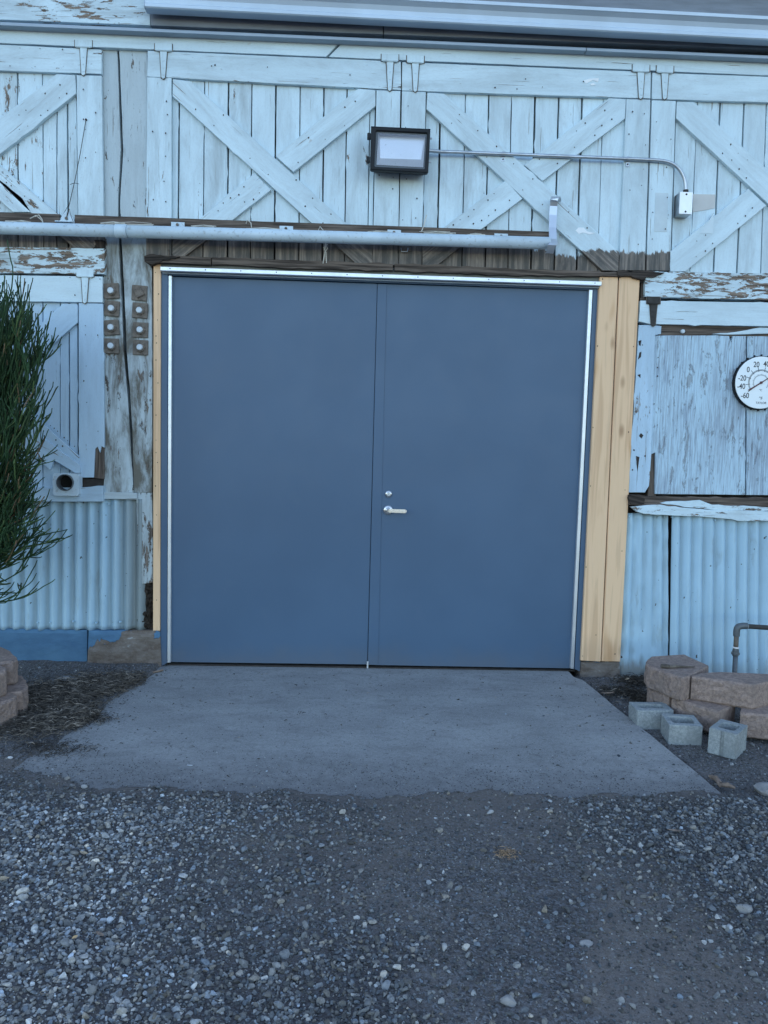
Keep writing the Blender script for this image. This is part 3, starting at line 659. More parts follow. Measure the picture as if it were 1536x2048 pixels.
# ------------------------------------------------------------------ corner post
post = thing('timber_post', 'heavy cracked timber post left of the blue doors with eight iron bolt plates', 'post', W(250, 1250, 0))
CR = [(236, 96), (240, 200), (244, 300), (238, 400), (240, 480), (244, 560), (248, 640), (250, 700), (256, 770), (261, 850), (265, 930), (268, 985)]
gapw = [1.6, 2.5, 2.5, 2.0, 2.6, 3.0, 3.2, 3.0, 3.0, 2.6, 1.4, .6]
Lp = [(x-g, y) for (x, y), g in zip(CR, gapw)]; Rp = [(x+g, y) for (x, y), g in zip(CR, gapw)]
board('post_half', [(204, 96)]+Lp+[(207, 985), (208, 700), (207, 480)], .004, .085, M['paint_post'], post, peel=.45, grime=1.2, grime_z=zb(250, 500), jit=.003, ang=math.pi/2)
board('post_half', Rp+[(304, 985), (305, 700), (304, 540), (294, 480), (294, 96)], .000, .085, M['paint_post'], post, peel=.5, grime=1.2, grime_z=zb(250, 500), jit=.003, ang=math.pi/2)
board('post_foot', [(272, 985), (304, 985), (306, 1165), (284, 1168), (277, 1150)], .004, .085, M['paint_post'], post, peel=.7, grime=.75, jit=.003, ang=math.pi/2)
# rotten pocket at the foot
bm = bmesh.new(); a = W(276, 1256, .03); b = W(306, 1165, .03); nx_, nz_ = 14, 36
V = [[bm.verts.new((lerp(a[0], b[0], i/nx_), .05-.06*float(fbm(i*.6, j*.35, 4)), lerp(a[2], b[2], j/nz_))) for j in range(nz_+1)] for i in range(nx_+1)]
for i in range(nx_):
    for j in range(nz_): bm.faces.new((V[i][j], V[i+1][j], V[i+1][j+1], V[i][j+1]))
bm_obj('rotten_wood', bm, M['rot'], post)
wpos = [(223, 582, -5, 1), (224, 617, 4, 0), (223, 655, -6, 0), (223, 692, 0, 0), (279, 586, 3, 2), (280, 621, 3, 0), (281, 660, 1, 0), (281, 695, 1, 0)]
def plate_mesh():
    bm = bmesh.new(); box(bm, (0, 0, 0), (.094, .010, .092), None, .002); me = bpy.data.meshes.new('washer'); bm.to_mesh(me); bm.free(); me.materials.append(M['rust']); return me
def nut_mesh(sq):
    bm = bmesh.new(); n = 4 if sq else 8
    disc(bm, (0, 0), .036 if sq else .031, -.012, 0, n, .004); bmesh.ops.recalc_face_normals(bm, faces=bm.faces); me = bpy.data.meshes.new('nut'); bm.to_mesh(me); bm.free(); me.materials.append(M['rust']); return me
def end_mesh():
    bm = bmesh.new(); disc(bm, (0, 0), .019, -.014, 0, 12, .004); bmesh.ops.recalc_face_normals(bm, faces=bm.faces); me = bpy.data.meshes.new('bolt_end'); bm.to_mesh(me); bm.free(); me.materials.append(M['bolt']); return me
M['bolt'] = plain('painted_bolt_end', (.50, .56, .60), .55, .1, .12, 20, .0005)
pm_, nm_, ns_, em_ = plate_mesh(), nut_mesh(False), nut_mesh(True), end_mesh()
def child(name, me, parent, loc, rot=(0, 0, 0)):
    o = bpy.data.objects.new(name, me); COL.objects.link(o); o.parent = parent; o.location = loc; o.rotation_euler = rot; return o
for (px, py, an, kd) in wpos:
    q = W(px, py, -.006)-np.array(post.location[:])
    w_ = child('washer', pm_, post, q, (0, math.radians(an), 0))
    n_ = child('nut', ns_ if kd == 2 else nm_, w_, (0, -.005, 0), (0, random.uniform(-.3, .3), 0))
    if kd != 2:
        bm_ = child('bolt_end', em_, w_, (.001, -.017, -.001))

# ------------------------------------------------------------------ hatches with X bracing
def t_hinge(parent, px, py0, py1, Y, mat=None, w=34, dark=False):
    mat = mat or M['paint']
    flat('hinge_shadow', [(px-w/2-1.6, py0-1.6), (px+w/2+1.6, py0-.4), (px+w/2+1.6, py0+14.6), (px+8.6, py0+15), (px+4.6, py1-2), (px, py1+2), (px-5.6, py1-2), (px-8.6, py0+15), (px-w/2-1.6, py0+14)], Y+.0035, Y+.006, M['rust'], parent, bev=.0003)  # dark plate, slightly larger than the hinge, draws its shadow outline
    bm = bmesh.new(); a = W(px-w/2, py0+13, Y); b = W(px+w/2, py0, Y)
    box(bm, ((a[0]+b[0])/2, Y, (a[2]+b[2])/2), (b[0]-a[0], .006, b[2]-a[2]), None, .0015)
    box(bm, ((a[0]+b[0])/2, Y-.004, a[2]+.002), (b[0]-a[0]-.01, .012, .012), None, .003)
    t = [W(px-7, py0+14, Y), W(px+7, py0+14, Y), W(px+3, py1-3, Y), W(px-1, py1, Y), W(px-4, py1-3, Y)]
    f = [bm.verts.new((p[0], Y-.003, p[2])) for p in t]; k = [bm.verts.new((p[0], Y+.004, p[2])) for p in t]
    bm.faces.new(f)
    for i in range(5): j = (i+1) % 5; bm.faces.new((f[i], f[j], k[j], k[i]))
    for u_ in (.35, .6, .85):
        yy = lerp(py0+14, py1, u_); q = W(px, yy, Y); disc(bm, (q[0], q[2]), .005, Y-.006, Y, 8, .001)
    return bm_obj('strap_hinge', bm, mat, parent, uv=True, peel=.2, grime=.1, bare_z=-10.0, grime_z=50.0)
def hatch(label, planks, ytop, ybot, pl_mat, parts, hinges, nl, loc, bz=-10.0, peel=.3, grime=.15, name='barn_hatch', pw=None, seamgap=1.9):
    h = thing(name, label, 'hatch', loc, 'cross-braced hatches along the barn front')
    for i in range(len(planks)-1):
        (at, ab), (bt, bb) = planks[i], planks[i+1]
        g1 = random.uniform(.2, 1.05)*seamgap; g2 = random.uniform(.2, 1.05)*seamgap; yo = random.uniform(-.003, .003)
        board('plank', [(at+g1, ytop(at)), (bt-g2, ytop(bt)), (bb-g2, ybot(bb)), (ab+g1, ybot(ab))], yo, .03, pl_mat, h, peel=max(.05, peel*random.uniform(.3, 1.5)), grime=grime*random.uniform(.5, 1.6), bare_z=(bz(at) if callable(bz) else bz)+random.uniform(-.02, .02), ang=math.pi/2, jit=.0018, chip=.04)
    for nm, pts, Y, kw in parts:
        d = dict(peel=peel*random.uniform(.6, 1.3), grime=grime, bare_z=bz(pts[0][0]) if callable(bz) else bz); d.update(kw); m = d.pop('mat', pl_mat)
        board(nm, pts, Y, .0 if Y < -.004 else .02, m, h, **d)
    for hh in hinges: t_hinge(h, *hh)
    nails(h, nl, -.0315)
    return h
GRP = -.025
def nl_stile(x0, y0, x1, y1, off=16):
    out = []
    n = 6
    for i in range(n):
        t = (i+.3+random.random()*.4)/n; x = lerp(x0, x1, t); y = lerp(y0, y1, t)
        for s_ in (-1, 1):
            if random.random() < .55: out.append((x+s_*off*random.uniform(.6, 1.1), y+random.uniform(-14, 14)))
    return out
def nl_brace(a, b, off):
    (x0, y0), (x1, y1) = a, b; L = math.hypot(x1-x0, y1-y0); nx, ny = -(y1-y0)/L, (x1-x0)/L; out = []
    for i in range(1, 9):
        t = i/9; s_ = random.choice((-1, 1))*random.uniform(.5, 1)
        if random.random() < .7: out.append((lerp(x0, x1, t)+nx*off*s_, lerp(y0, y1, t)+ny*off*s_))
        if random.random() < .4: out.append((lerp(x0, x1, t)-nx*off*s_, lerp(y0, y1, t)-ny*off*s_))
    return out
tr1 = line((0, 139), (204, 147))
# 1 left hatch
hatch('left cross-braced hatch cut off by the frame, above the lower left panel', [(-60, -60), (-10, -12), (35, 36), (84, 87), (113, 113), (134, 137), (153, 157)], lambda x: tr1(x)-8, lambda x: 500, M['paint'],
      [('rail', [(-60, 86), (203, 99), (203, 148), (-60, 139)], -.026, dict(peel=.45)),
       ('stile', [(153, 150), (203, 151), (208, 500), (157, 500)], -.024, dict(peel=.35)),
       ('brace', [(-60, 276), (0, 236), (113, 148), (150, 150), (152, 187), (0, 308), (-60, 356)], -.030, dict(peel=.3, chip=.12)),
       ('brace', [(-60, 286), (0, 331), (113, 425), (170, 470), (196, 497), (150, 497), (50, 415), (0, 366), (-60, 322)], -.030, dict(peel=.6, chip=.2)),
       ('splinter', [(-10, 352), (45, 396), (62, 424), (26, 424), (-10, 392)], -.030, dict(peel=.5, chip=.1))],
      [(167, 81, 151, -.032)], nl_stile(180, 160, 183, 430, 14)+nl_brace((20, 262), (140, 168), 16)+nl_brace((10, 350), (90, 415), 14)+[(40, 96), (80, 97), (125, 99), (70, 133), (20, 132)], W(70, 500, 0), bz=zb(100, 446), peel=.45, grime=.28)
# 2 hatch over the left door leaf
tr2 = line((294, 153), (802, 180)); bt2 = line((294, 516), (802, 532))
s2 = [(343, 343), (359, 356), (409, 405), (457, 454), (504, 501), (552, 549), (600, 597), (648, 644), (695, 689), (741, 735), (752, 746)]
hatch('cross-braced hatch above the left door leaf, left of the flood light', s2, lambda x: tr2(x)-8, bt2, M['paint'],
      [('rail', [(295, 101), (802, 123), (802, 180), (294, 153)], -.027, dict(peel=.5)),
       ('stile', [(294, 154), (343, 156), (343, 516), (292, 515)], -.025, dict(peel=.4)),
       ('stile', [(753, 180), (801, 182), (796, 531), (745, 530)], -.025, dict(peel=.18)),
       ('brace', [(346, 158), (380, 162), (745, 494), (745, 530), (714, 529), (345, 192)], -.030, dict(peel=.25, chip=.05)),
       ('brace', [(716, 177), (751, 180), (751, 212), (587, 344), (551, 312)], -.029, dict(peel=.25)),
       ('brace', [(509, 346), (542, 380), (465, 440), (362, 518), (345, 518), (345, 482)], -.029, dict(peel=.4, chip=.05))],
      [(327, 88, 158, -.034), (780, 109, 182, -.034)], nl_stile(318, 165, 318, 430)+nl_stile(778, 190, 772, 450)+nl_brace((365, 175), (690, 470), 17)+nl_brace((735, 195), (570, 330), 16)+nl_brace((525, 365), (400, 460), 16)+[(430, 130), (423, 132), (535, 134), (700, 150), (780, 172)], W(550, 520, 0), bz=zb(550, 468), peel=.36, grime=.26)
# 3 hatch over the right door leaf
tr3 = line((803, 181), (1303, 197)); bt3 = line((803, 532), (1240, 545))
s3 = [(852, 843), (882, 874), (932, 924), (978, 970), (1024, 1016), (1071, 1062), (1118, 1108), (1165, 1153), (1207, 1195), (1252, 1239)]
hatch('cross-braced hatch above the right door leaf, crossed by the thin conduit', s3, lambda x: tr3(x)-8, bt3, M['paint'],
      [('rail', [(804.5, 124), (1302, 144), (1301, 197), (804, 181)], -.027, dict(peel=.3)),
       ('stile', [(804, 182), (852, 184), (843, 532), (797, 531)], -.0255, dict(peel=.18)),
       ('stile', [(1253, 198), (1301, 199), (1290, 541), (1238, 541)], -.025, dict(peel=.2, bare_z=zb(1265, 508))),
       ('brace', [(855, 185), (888, 187), (1238, 504), (1237, 542), (1205, 541), (853, 218)], -.030, dict(peel=.22, chip=.06, bare_z=zb(1200, 505))),
       ('brace', [(1218, 196), (1252, 198), (1250, 237), (1085, 362), (1049, 330)], -.029, dict(peel=.15)),
       ('brace', [(1011, 361), (1045, 397), (962, 459), (872, 533), (845, 532), (845, 487)], -.029, dict(peel=.4, chip=.1))],
      [(831, 112, 184, -.034), (1282, 130, 198, -.034)], nl_stile(828, 190, 820, 450)+nl_stile(1277, 205, 1265, 500)+nl_brace((875, 205), (1200, 500), 17)+nl_brace((1235, 215), (1070, 345), 16)+nl_brace((1025, 380), (900, 470), 16)+[(1051, 158), (1167, 163), (1034, 178), (1085, 174), (990, 175)], W(1050, 520, 0), bz=lambda x: zb(1000, 479) if x < 1050 else (zb(1090, 500) if x < 1110 else zb(1180, 512)), peel=.33, grime=.26)
# 4 right hatch
tr4 = line((1303, 198), (1536, 205)); bt4 = line((1303, 543), (1536, 548))
s4 = [(1352, 1341), (1396, 1380), (1441, 1427), (1489, 1474), (1533, 1521), (1580, 1568), (1625, 1612)]
hatch('right cross-braced hatch cut off by the frame, behind the junction box', s4, lambda x: tr4(x)-8, bt4, M['paint'],
      [('rail', [(1305, 145), (1620, 156), (1620, 207), (1304, 198)], -.027, dict(peel=.12)),
       ('stile', [(1304, 200), (1352, 202), (1340, 541), (1293, 541)], -.025, dict(peel=.35, bare_z=zb(1310, 508))),
       ('brace', [(1354, 203), (1388, 204), (1536, 340), (1600, 398), (1600, 466), (1536, 407), (1353, 237)], -.030, dict(peel=.12)),
       ('brace', [(1497, 377), (1533, 411), (1371, 543), (1341, 543), (1341, 503)], -.029, dict(peel=.2, chip=.08))],
      [(1330, 132, 199, -.034)], nl_stile(1328, 205, 1316, 500)+nl_brace((1370, 220), (1520, 360), 16)+nl_brace((1515, 395), (1370, 520), 15), W(1450, 545, 0), bz=-10.0, peel=.24, grime=.22)

# lower left panel
low = hatch('lower left panel of pale painted boards partly hidden by the green shrub', [(-60, -60), (-10, -8), (38, 38), (86, 86), (120, 120), (138, 139), (156, 157)], lambda x: 600, lambda x: 978, M['paint_low'],
      [('rail', [(-60, 549), (205, 553), (205, 605), (-60, 601)], -.026, dict(peel=.15, mat=M['paint'])),
       ('stile', [(157, 606), (206, 607), (208, 895), (203, 892), (200, 905), (195, 893), (190, 898), (187, 955), (158, 955)], -.024, dict(peel=.32, chip=.05)),
       ('stile_core', [(184, 890), (208, 885), (208, 958), (184, 956)], -.012, dict(mat=M['bare'], peel=.9, grime=.6)),
       ('brace', [(126, 607), (155, 609), (155, 645), (0, 780), (-30, 760), (0, 720)], -.029, dict(peel=.2)),
       ('brace', [(0, 770), (158, 912), (160, 935), (152, 945), (100, 905), (0, 810)], -.029, dict(peel=.65, chip=.2)),
       ('sill_gap', [(158, 957), (208, 958), (206, 975), (158, 975)], -.002, dict(mat=M['dark_void']))],
      [(170, 540, 607, -.034)], nl_stile(182, 620, 182, 870, 14)+nl_brace((90, 850), (150, 905), 10)+[(140, 555), (200, 558), (150, 590)], W(70, 1000, 0), peel=.3, grime=.12)
# lower right panel with plywood
rp = thing('barn_hatch', 'lower right panel patched with checked plywood, under the dial thermometer', 'hatch', W(1400, 1000, 0), 'cross-braced hatches along the barn front')
board('rail', [(1281, 601), (1620, 606), (1620, 654), (1300, 648), (1278, 643)], -.030, .02, M['paint'], rp, peel=.28, chip=.1)
board('recess_board', [(1322, 648), (1620, 652), (1620, 678), (1318, 672)], -.004, .02, M['bare'], rp, peel=1.0, grime=.3)
board('stile', [(1278, 650), (1300, 650), (1323, 652), (1322, 668), (1311, 670), (1303, 900), (1298, 972), (1290, 985), (1258, 985)], -.026, .02, M['paint_low'], rp, peel=.55, chip=.12, jit=.003, ang=math.pi/2)
board('recess_board', [(1299, 895), (1312, 895), (1312, 992), (1296, 992)], -.004, .02, M['bare'], rp, peel=1.0, grime=.4, ang=math.pi/2)
board('plywood_panel', [(1311, 671), (1420, 671), (1458, 672), (1462, 684), (1466, 672), (1492, 672), (1490, 990), (1310, 988), (1311, 905), (1303, 908), (1303, 800)], -.020, .01, M['ply'], rp, peel=.30, chip=.12, jit=.002, ang=math.pi/2)
board('plywood_panel', [(1495, 672), (1640, 676), (1640, 992), (1493, 990)], -.018, .01, M['ply'], rp, peel=.5, chip=.1, jit=.002, ang=math.pi/2)
board('peeling_strip', [(1425, 668), (1470, 664), (1494, 660), (1520, 655), (1620, 657), (1620, 668), (1540, 667), (1480, 669)], -.024, -.006, M['paint'], rp, peel=.5, chip=.4, jit=.004)
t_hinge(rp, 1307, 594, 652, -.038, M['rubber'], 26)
nails(rp, [(1316, 715), (1315, 735), (1315, 752), (1308, 808), (1285, 690), (1275, 798), (1272, 822), (1268, 900), (1290, 912), (1315, 850), (1265, 940), (1280, 870), (1325, 612), (1400, 640), (1500, 645), (1360, 645), (1287, 620)], -.0275, (.003, .006))
# flaked dark patches down to wood on that stile (their own outlines)
for pts in ([(1278, 872), (1282, 866), (1287, 871), (1283, 877)], [(1272, 912), (1279, 914), (1277, 930), (1275, 944), (1273, 928)], [(1277, 682), (1283, 680), (1281, 692), (1278, 690)], [(1279, 705), (1283, 703), (1282, 714), (1276, 719)], [(1275, 750), (1281, 748), (1281, 756)]):
    board('flaked_spot', pts, -.0275, -.02, M['dark_void'], rp, jit=.0006, step=.012, bev=.0003)
q = W(1365, 663, -.01); bm = bmesh.new(); disc(bm, (q[0], q[2]), .014, -.022, 0, 8, .004); bm_obj('bolt_head', bm, M['bolt'], rp)

# paint ghosts where older boxes hung
board('paint_patch', [(1386, 388), (1431, 389), (1430, 416), (1405, 421), (1386, 424)], -.0045, .0, M['patch_cream'], wall, jit=.0005, bev=.0003)
board('paint_patch', [(1311, 385), (1337, 386), (1334, 464), (1308, 463)], -.0268, -.02, M['patch_grey'], wall, jit=.0005, bev=.0003)
board('paint_patch', [(1428, 425), (1426, 467), (1399, 467), (1412, 452)], -.0302, -.015, M['patch_grey'], wall, jit=.0005, bev=.0003)
for pts in ([(1151, 461), (1157, 455), (1167, 455), (1175, 463), (1190, 466), (1180, 469), (1165, 465), (1158, 468)], [(1167, 161), (1180, 157), (1198, 156), (1196, 164), (1187, 160), (1172, 167)], [(1180, 168), (1187, 166), (1192, 169), (1184, 171)]):
    board('filler_smear', pts, -.0295 if pts[0][1] < 200 else -.0318, -.01, M['filler'], wall, jit=.0012, step=.012, bev=.0004)

# ------------------------------------------------------------------ blue double door
door = thing('double_door', 'slate blue steel double door with silver side hinges and lever handle', 'door', W(745, 1332, 0))
Yd = .022
flat('frame_jamb', [(322, 543), (336, 543.5), (334, 1326), (321, 1334)], .0, .14, M['steel_blue'], door)
flat('frame_jamb', [(1187, 572), (1198, 572.5), (1160, 1343), (1149, 1338)], .0, .14, M['steel_blue'], door)
flat('frame_head', [(337, 543.5), (1186, 572), (1186, 580), (337, 550.5)], .001, .14, M['steel_blue'], door)
lf = flat('door_leaf', [(338, 553.5), (754.5, 567.5), (734.5, 1329), (336.5, 1324)], Yd, Yd+.045, M['steel_blue'], door)
rf_ = flat('door_leaf', [(757.5, 567.8), (1186, 581.5), (1149, 1337), (737.5, 1330)], Yd, Yd+.045, M['steel_blue'], door)
flat('astragal', [(755.2, 568), (773.5, 568.6), (756, 1329.5), (735.5, 1329)], Yd-.005, Yd-.0005, M['steel_blue'], door, bev=.001)
flat('side_hinge', [(337, 551.5), (343.5, 552), (341, 1325), (334.5, 1325)], -.004, .03, M['alu'], door)
flat('side_hinge', [(1178.5, 580), (1185.5, 580), (1147.5, 1338), (1141, 1337)], -.004, .03, M['alu'], door)
# bottom gap is open: a threshold plate lies in it
flat('threshold', [(335, 1327.5), (1150, 1340), (1150, 1343), (335, 1331)], .03, .10, M['dark_void'], door)
flat('flush_bolt', [(733.5, 1323), (737, 1323), (736.5, 1337), (733.5, 1337)], Yd-.012, Yd-.006, M['alu'], door, bev=.0005)
# drip cap
dc = line((322, 533.5), (1203, 563.5))
strip_tube('drip_cap', 321, 1203, dc, -.045, [(0, 0), (0, -.020), (-.003, -.024), (.002, -.027), (.05, -.010), (.05, .006), (.012, .004)], M['alu'], door)
bm = bmesh.new()
for i in range(13):
    x_ = lerp(340, 1190, i/12); q = W(x_, dc(x_)+3, -.046); disc(bm, (q[0], q[2]), .0035, -.0475, -.044, 8, .0006)
bm_obj('cap_screws', bm, M['rubber'], door, kind='stuff')
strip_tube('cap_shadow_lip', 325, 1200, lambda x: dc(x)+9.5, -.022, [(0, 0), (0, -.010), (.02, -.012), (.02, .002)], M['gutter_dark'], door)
# lock and lever
q = W(777, 988, Yd); bm = bmesh.new(); disc(bm, (q[0], q[2]), .022, Yd-.012, Yd, 28, .004); lock = bm_obj('lock_cylinder', bm, M['satin'], door, True)
bm = bmesh.new(); disc(bm, (q[0], q[2]), .012, Yd-.014, Yd-.01, 20, .001); bm_obj('lock_core', bm, M['galv'], lock)
bm = bmesh.new(); box(bm, (q[0], Yd-.0142, q[2]-.002), (.002, .001, .009)); bm_obj('keyhole', bm, M['black'], lock)
q = W(776, 1020, Yd); bm = bmesh.new(); disc(bm, (q[0], q[2]), .031, Yd-.012, Yd, 32, .006); disc(bm, (q[0], q[2]), .017, Yd-.03, Yd-.01, 24, .003)
hd = bm_obj('handle', bm, M['satin'], door, True)
bm = bmesh.new(); tube(bm, [(q[0], Yd-.028, q[2]), (q[0], Yd-.058, q[2]-.002)], .0115, 20)
e = W(808, 1022.5, Yd-.06); s_ = W(777, 1021.5, Yd-.06); an = math.atan2(e[2]-s_[2], e[0]-s_[0])
box(bm, ((e[0]+s_[0])/2+.006, Yd-.063, (e[2]+s_[2])/2), (abs(e[0]-s_[0])+.014, .013, .023), Matrix.Rotation(-an, 3, 'Y'), .005)
tube(bm, [(e[0]+.008, Yd-.060, e[2]), (e[0]+.010, Yd-.030, e[2])], .009, 14)
bm_obj('lever', bm, M['satin'], hd, False)

# pine casings
pc = thing('pine_casing', 'two raw pine boards standing side by side right of the door', 'trim board', W(1210, 1322, 0))
flat('board', [(1199.5, 553), (1236.5, 554), (1201.5, 1323), (1162, 1321)], -.026, .05, M['pine'], pc, bev=.003, ang=math.pi/2)
flat('board', [(1239, 554), (1280, 555.5), (1240.5, 1323), (1203.5, 1322.5)], -.026, .05, M['pine'], pc, bev=.003, ang=math.pi/2)
flat('joint_strip', [(1235, 556), (1241, 556), (1206, 1322), (1200, 1322)], -.012, .05, M['tan_bark'], pc)
nails(pc, [(1205, 558), (1274, 560), (1195, 692), (1267, 693), (1186, 855), (1257, 864), (1181, 972), (1250, 980), (1172, 1134), (1244, 1102), (1165, 1312), (1230, 1308), (1192, 1270)], -.0275, (.003, .004))
pl_ = thing('pine_casing', 'narrow raw pine strip standing left of the door frame', 'trim board', W(314, 1260, 0))
flat('board', [(307, 528), (321.5, 528), (319.5, 1261), (306, 1261)], -.014, .05, M['pine_old'] if 'pine_old' in M else M['pine'], pl_, ang=math.pi/2)
nails(pl_, [(311, 545), (317, 588), (312, 672), (313, 686), (312, 720), (316, 766), (312, 830), (312, 905), (315, 925), (311, 972), (313, 1030), (313, 1200), (315, 640), (312, 880)], -.0155, (.0025, .004))

# ------------------------------------------------------------------ corrugated sheets
def corrugated(label, x0, x1, y0, y1, Y, per, amp, loc, dent=0.0, sa=19.0, sb=19.5, foot=0.5, lean0=0, lean1=0, phase=0, cat='metal sheet', screws=(), ridge=0.0):
    a = W(x0, y1, Y); b = W(x1, y1, Y); c = W(x0+lean0, y0, Y); d = W(x1+lean1, y0, Y)
    nx = int((b[0]-a[0])/per*14)+2; nz = 30; X = []; 
    co = []; val = []
    for j in range(nz+1):
        for i in range(nx+1):
            t = i/nx; v = j/nz
            xx = lerp(lerp(a[0], b[0], t), lerp(c[0], d[0], t), v); zz = lerp(lerp(a[2], b[2], t), lerp(c[2], d[2], t), v)
            ph = (t*(b[0]-a[0]))/per*2*math.pi+phase
            pr = math.sin(ph); pr = (1-2*abs(math.sin(ph/2))**1.15)*ridge+pr*(1-ridge)
            am = amp*(1-dent*float(sm(.35, .75, np.array(float(fbm(xx*7, zz*4+3, 3))))))
            yy = Y+am*pr+(float(fbm(xx*4+9, zz*4, 3))-.5)*.012+dent*.02*(float(fbm(xx*13, zz*13, 3))-.5)
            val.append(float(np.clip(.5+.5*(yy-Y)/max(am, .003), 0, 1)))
            co.append((xx, yy, zz+(.003*math.sin(xx*60) if j == 0 else 0)))
    i = np.arange(nx*nz); q = (i//nx)*(nx+1)+i % nx; f = np.stack([q, q+1, q+nx+2, q+nx+1], 1)
    me = np_mesh('corrugated_sheet', np.array(co), f, True); va = me.attributes.new('valley_shade', 'FLOAT', 'POINT'); va.data.foreach_set('value', np.array(val, dtype=np.float32))
    root = thing('corrugated_sheet', label, cat, loc, 'corrugated sheets along the foot of the wall')
    o = link('sheet', me, M['corr'], root, stain_a=sa, stain_b=sb, foot=foot)
    md = o.modifiers.new('thickness', 'SOLIDIFY'); md.thickness = .0012
    if screws:
        bm = bmesh.new()
        for p in screws: q = W(p[0], p[1], Y-amp); disc(bm, (q[0], q[2]), .006, Y-amp-.006, Y, 8, .002)
        bm_obj('screws', bm, M['corr'], root, kind='stuff', stain_a=19.0, stain_b=19.5, foot=0.0)
    return root
sxa = float(W(215, 1100, 0)[0])+5; sxb = float(W(275, 1100, 0)[0])+5
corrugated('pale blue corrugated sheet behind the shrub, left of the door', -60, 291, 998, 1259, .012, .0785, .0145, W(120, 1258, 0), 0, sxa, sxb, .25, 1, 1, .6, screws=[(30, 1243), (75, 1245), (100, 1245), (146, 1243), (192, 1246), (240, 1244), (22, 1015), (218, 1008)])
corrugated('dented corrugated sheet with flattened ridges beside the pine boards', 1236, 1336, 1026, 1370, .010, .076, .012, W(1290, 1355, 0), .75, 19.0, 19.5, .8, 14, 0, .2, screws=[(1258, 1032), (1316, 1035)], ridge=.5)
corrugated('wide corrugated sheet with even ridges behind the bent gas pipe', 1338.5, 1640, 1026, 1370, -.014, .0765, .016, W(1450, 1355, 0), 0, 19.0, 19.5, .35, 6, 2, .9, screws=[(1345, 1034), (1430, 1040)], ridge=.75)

# foundations
def rough_box(label, name, pts, Yf, Yb, mat, spall, amp=.01, cat='foundation', slope=0):
    P = [W(x_, y_, Yf) for x_, y_ in pts]; nx, nz = 50, 22; bm = bmesh.new()
    V = [[None]*(nz+1) for _ in range(nx+1)]
    for i in range(nx+1):
        for j in range(nz+1):
            u, v = i/nx, j/nz; p = (1-u)*((1-v)*P[3]+v*P[0])+u*((1-v)*P[2]+v*P[1])
            e = min(u, 1-u, v, 1-v)*12; e = min(1, e)
            V[i][j] = bm.verts.new((p[0], Yf+.012*(1-e)+amp*(float(fbm(p[0]*14, p[2]*20, 4))-.5)*e+slope*v, p[2]))
    for i in range(nx):
        for j in range(nz): bm.faces.new((V[i][j], V[i+1][j], V[i+1][j+1], V[i][j+1]))
    rim = [V[i][0] for i in range(nx+1)]+[V[nx][j] for j in range(1, nz+1)]+[V[i][nz] for i in range(nx-1, -1, -1)]+[V[0][j] for j in range(nz-1, 0, -1)]
    bk = [bm.verts.new((v.co.x, Yb, v.co.z)) for v in rim]
    for i in range(len(rim)): j = (i+1) % len(rim); bm.faces.new((rim[i], rim[j], bk[j], bk[i]))
    o = bm_obj(name, bm, mat, None, False, spall=spall, px0=float(lerp(P[0][0], P[1][0], .35))); tag(o, label, cat); return o
rough_box('blue painted concrete foundation wall under the left corrugated sheet', 'foundation_block', [(-120, 1256), (173, 1261), (173, 1335), (-120, 1335)], .0, .1, M['foot'], .12, .008)
rough_box('spalled concrete footing with flaking blue paint below the timber post', 'foundation_block', [(176, 1262), (319, 1262), (322, 1345), (173, 1345)], -.022, .1, M['foot'], 1.0, .022)
rough_box('broken concrete footing under the pine boards right of the door', 'foundation_block', [(1163, 1324), (1240, 1325), (1243, 1375), (1160, 1372)], -.012, .1, M['foot'], .9, .02)

# ------------------------------------------------------------------ sliding door track (painted pipe)
track = thing('door_track', 'long pale painted pipe track across the wall above the door', 'pipe', W(550, 470, -.13))
YP = -.125
pa, pb = W(-80, 453.5, YP), W(1099, 486.5, YP)
def on(px):
    t = (px+80)/(1099+80); return pa+(pb-pa)*t
bm = bmesh.new(); tube(bm, [on(-80), on(226)], .0365, 28); bm_obj('pipe', bm, M['pipe_paint'], track, True)
bm = bmesh.new(); tube(bm, [on(249), on(500), on(800), on(1099)], .0365, 28); bm_obj('pipe', bm, M['pipe_paint'], track, True)
bm = bmesh.new(); tube(bm, [on(225), on(226), on(247), on(248)], [.0365, .040, .040, .0365], 28); bm_obj('coupling', bm, M['pipe_paint'], track, True)
bm = bmesh.new(); tube(bm, [on(247.5), on(251)], .030, 20); bm_obj('joint_gap', bm, M['dark_void'], track)
ly0 = line((0, 424), (1100, 463)); ly1 = line((0, 447), (1100, 480))
board('backing_timber', [(-80, ly0(-80)), (119, ly0(119)), (119, ly1(119)), (-80, ly1(-80))], -.062, -.027, M['bare'], track, peel=1.0, grime=.3, jit=.002)
board('backing_timber', [(149, ly0(149)), (1098, ly0(1098)), (1098, ly1(1098)), (149, ly1(149))], -.060, -.027, M['bare'], track, peel=1.0, grime=.3, jit=.002)
for i, bx in enumerate((133, 355, 572, 788, 1002)):
    yb = ly0(bx)+ (14 if i else 10)
    if i == 0: pts = [(118, 446), (120, 437), (129, 424), (137, 424), (147, 437), (149, 446)]
    else: pts = [(bx-13, yb-7), (bx+14, yb-6), (bx+14, yb+7), (bx-13, yb+6)]
    b_ = flat('bracket', pts, -.070, -.055, M['patch_cream'] if 0 else M['pipe_paint'], track)
    q = W(bx, yb-1 if i else 437, -.07); bm = bmesh.new(); disc(bm, (q[0], q[2]), .009, -.080, -.07, 6, .002); bm_obj('bolt', bm, M['rust'], b_)
    bm = bmesh.new(); c0 = W(bx, yb+7 if i else 446, -.07); p_ = on(bx); box(bm, (c0[0], -.095, c0[2]-.004), (.085 if i else .10, .055, .005)); bm_obj('arm', bm, M['pipe_paint'], b_)
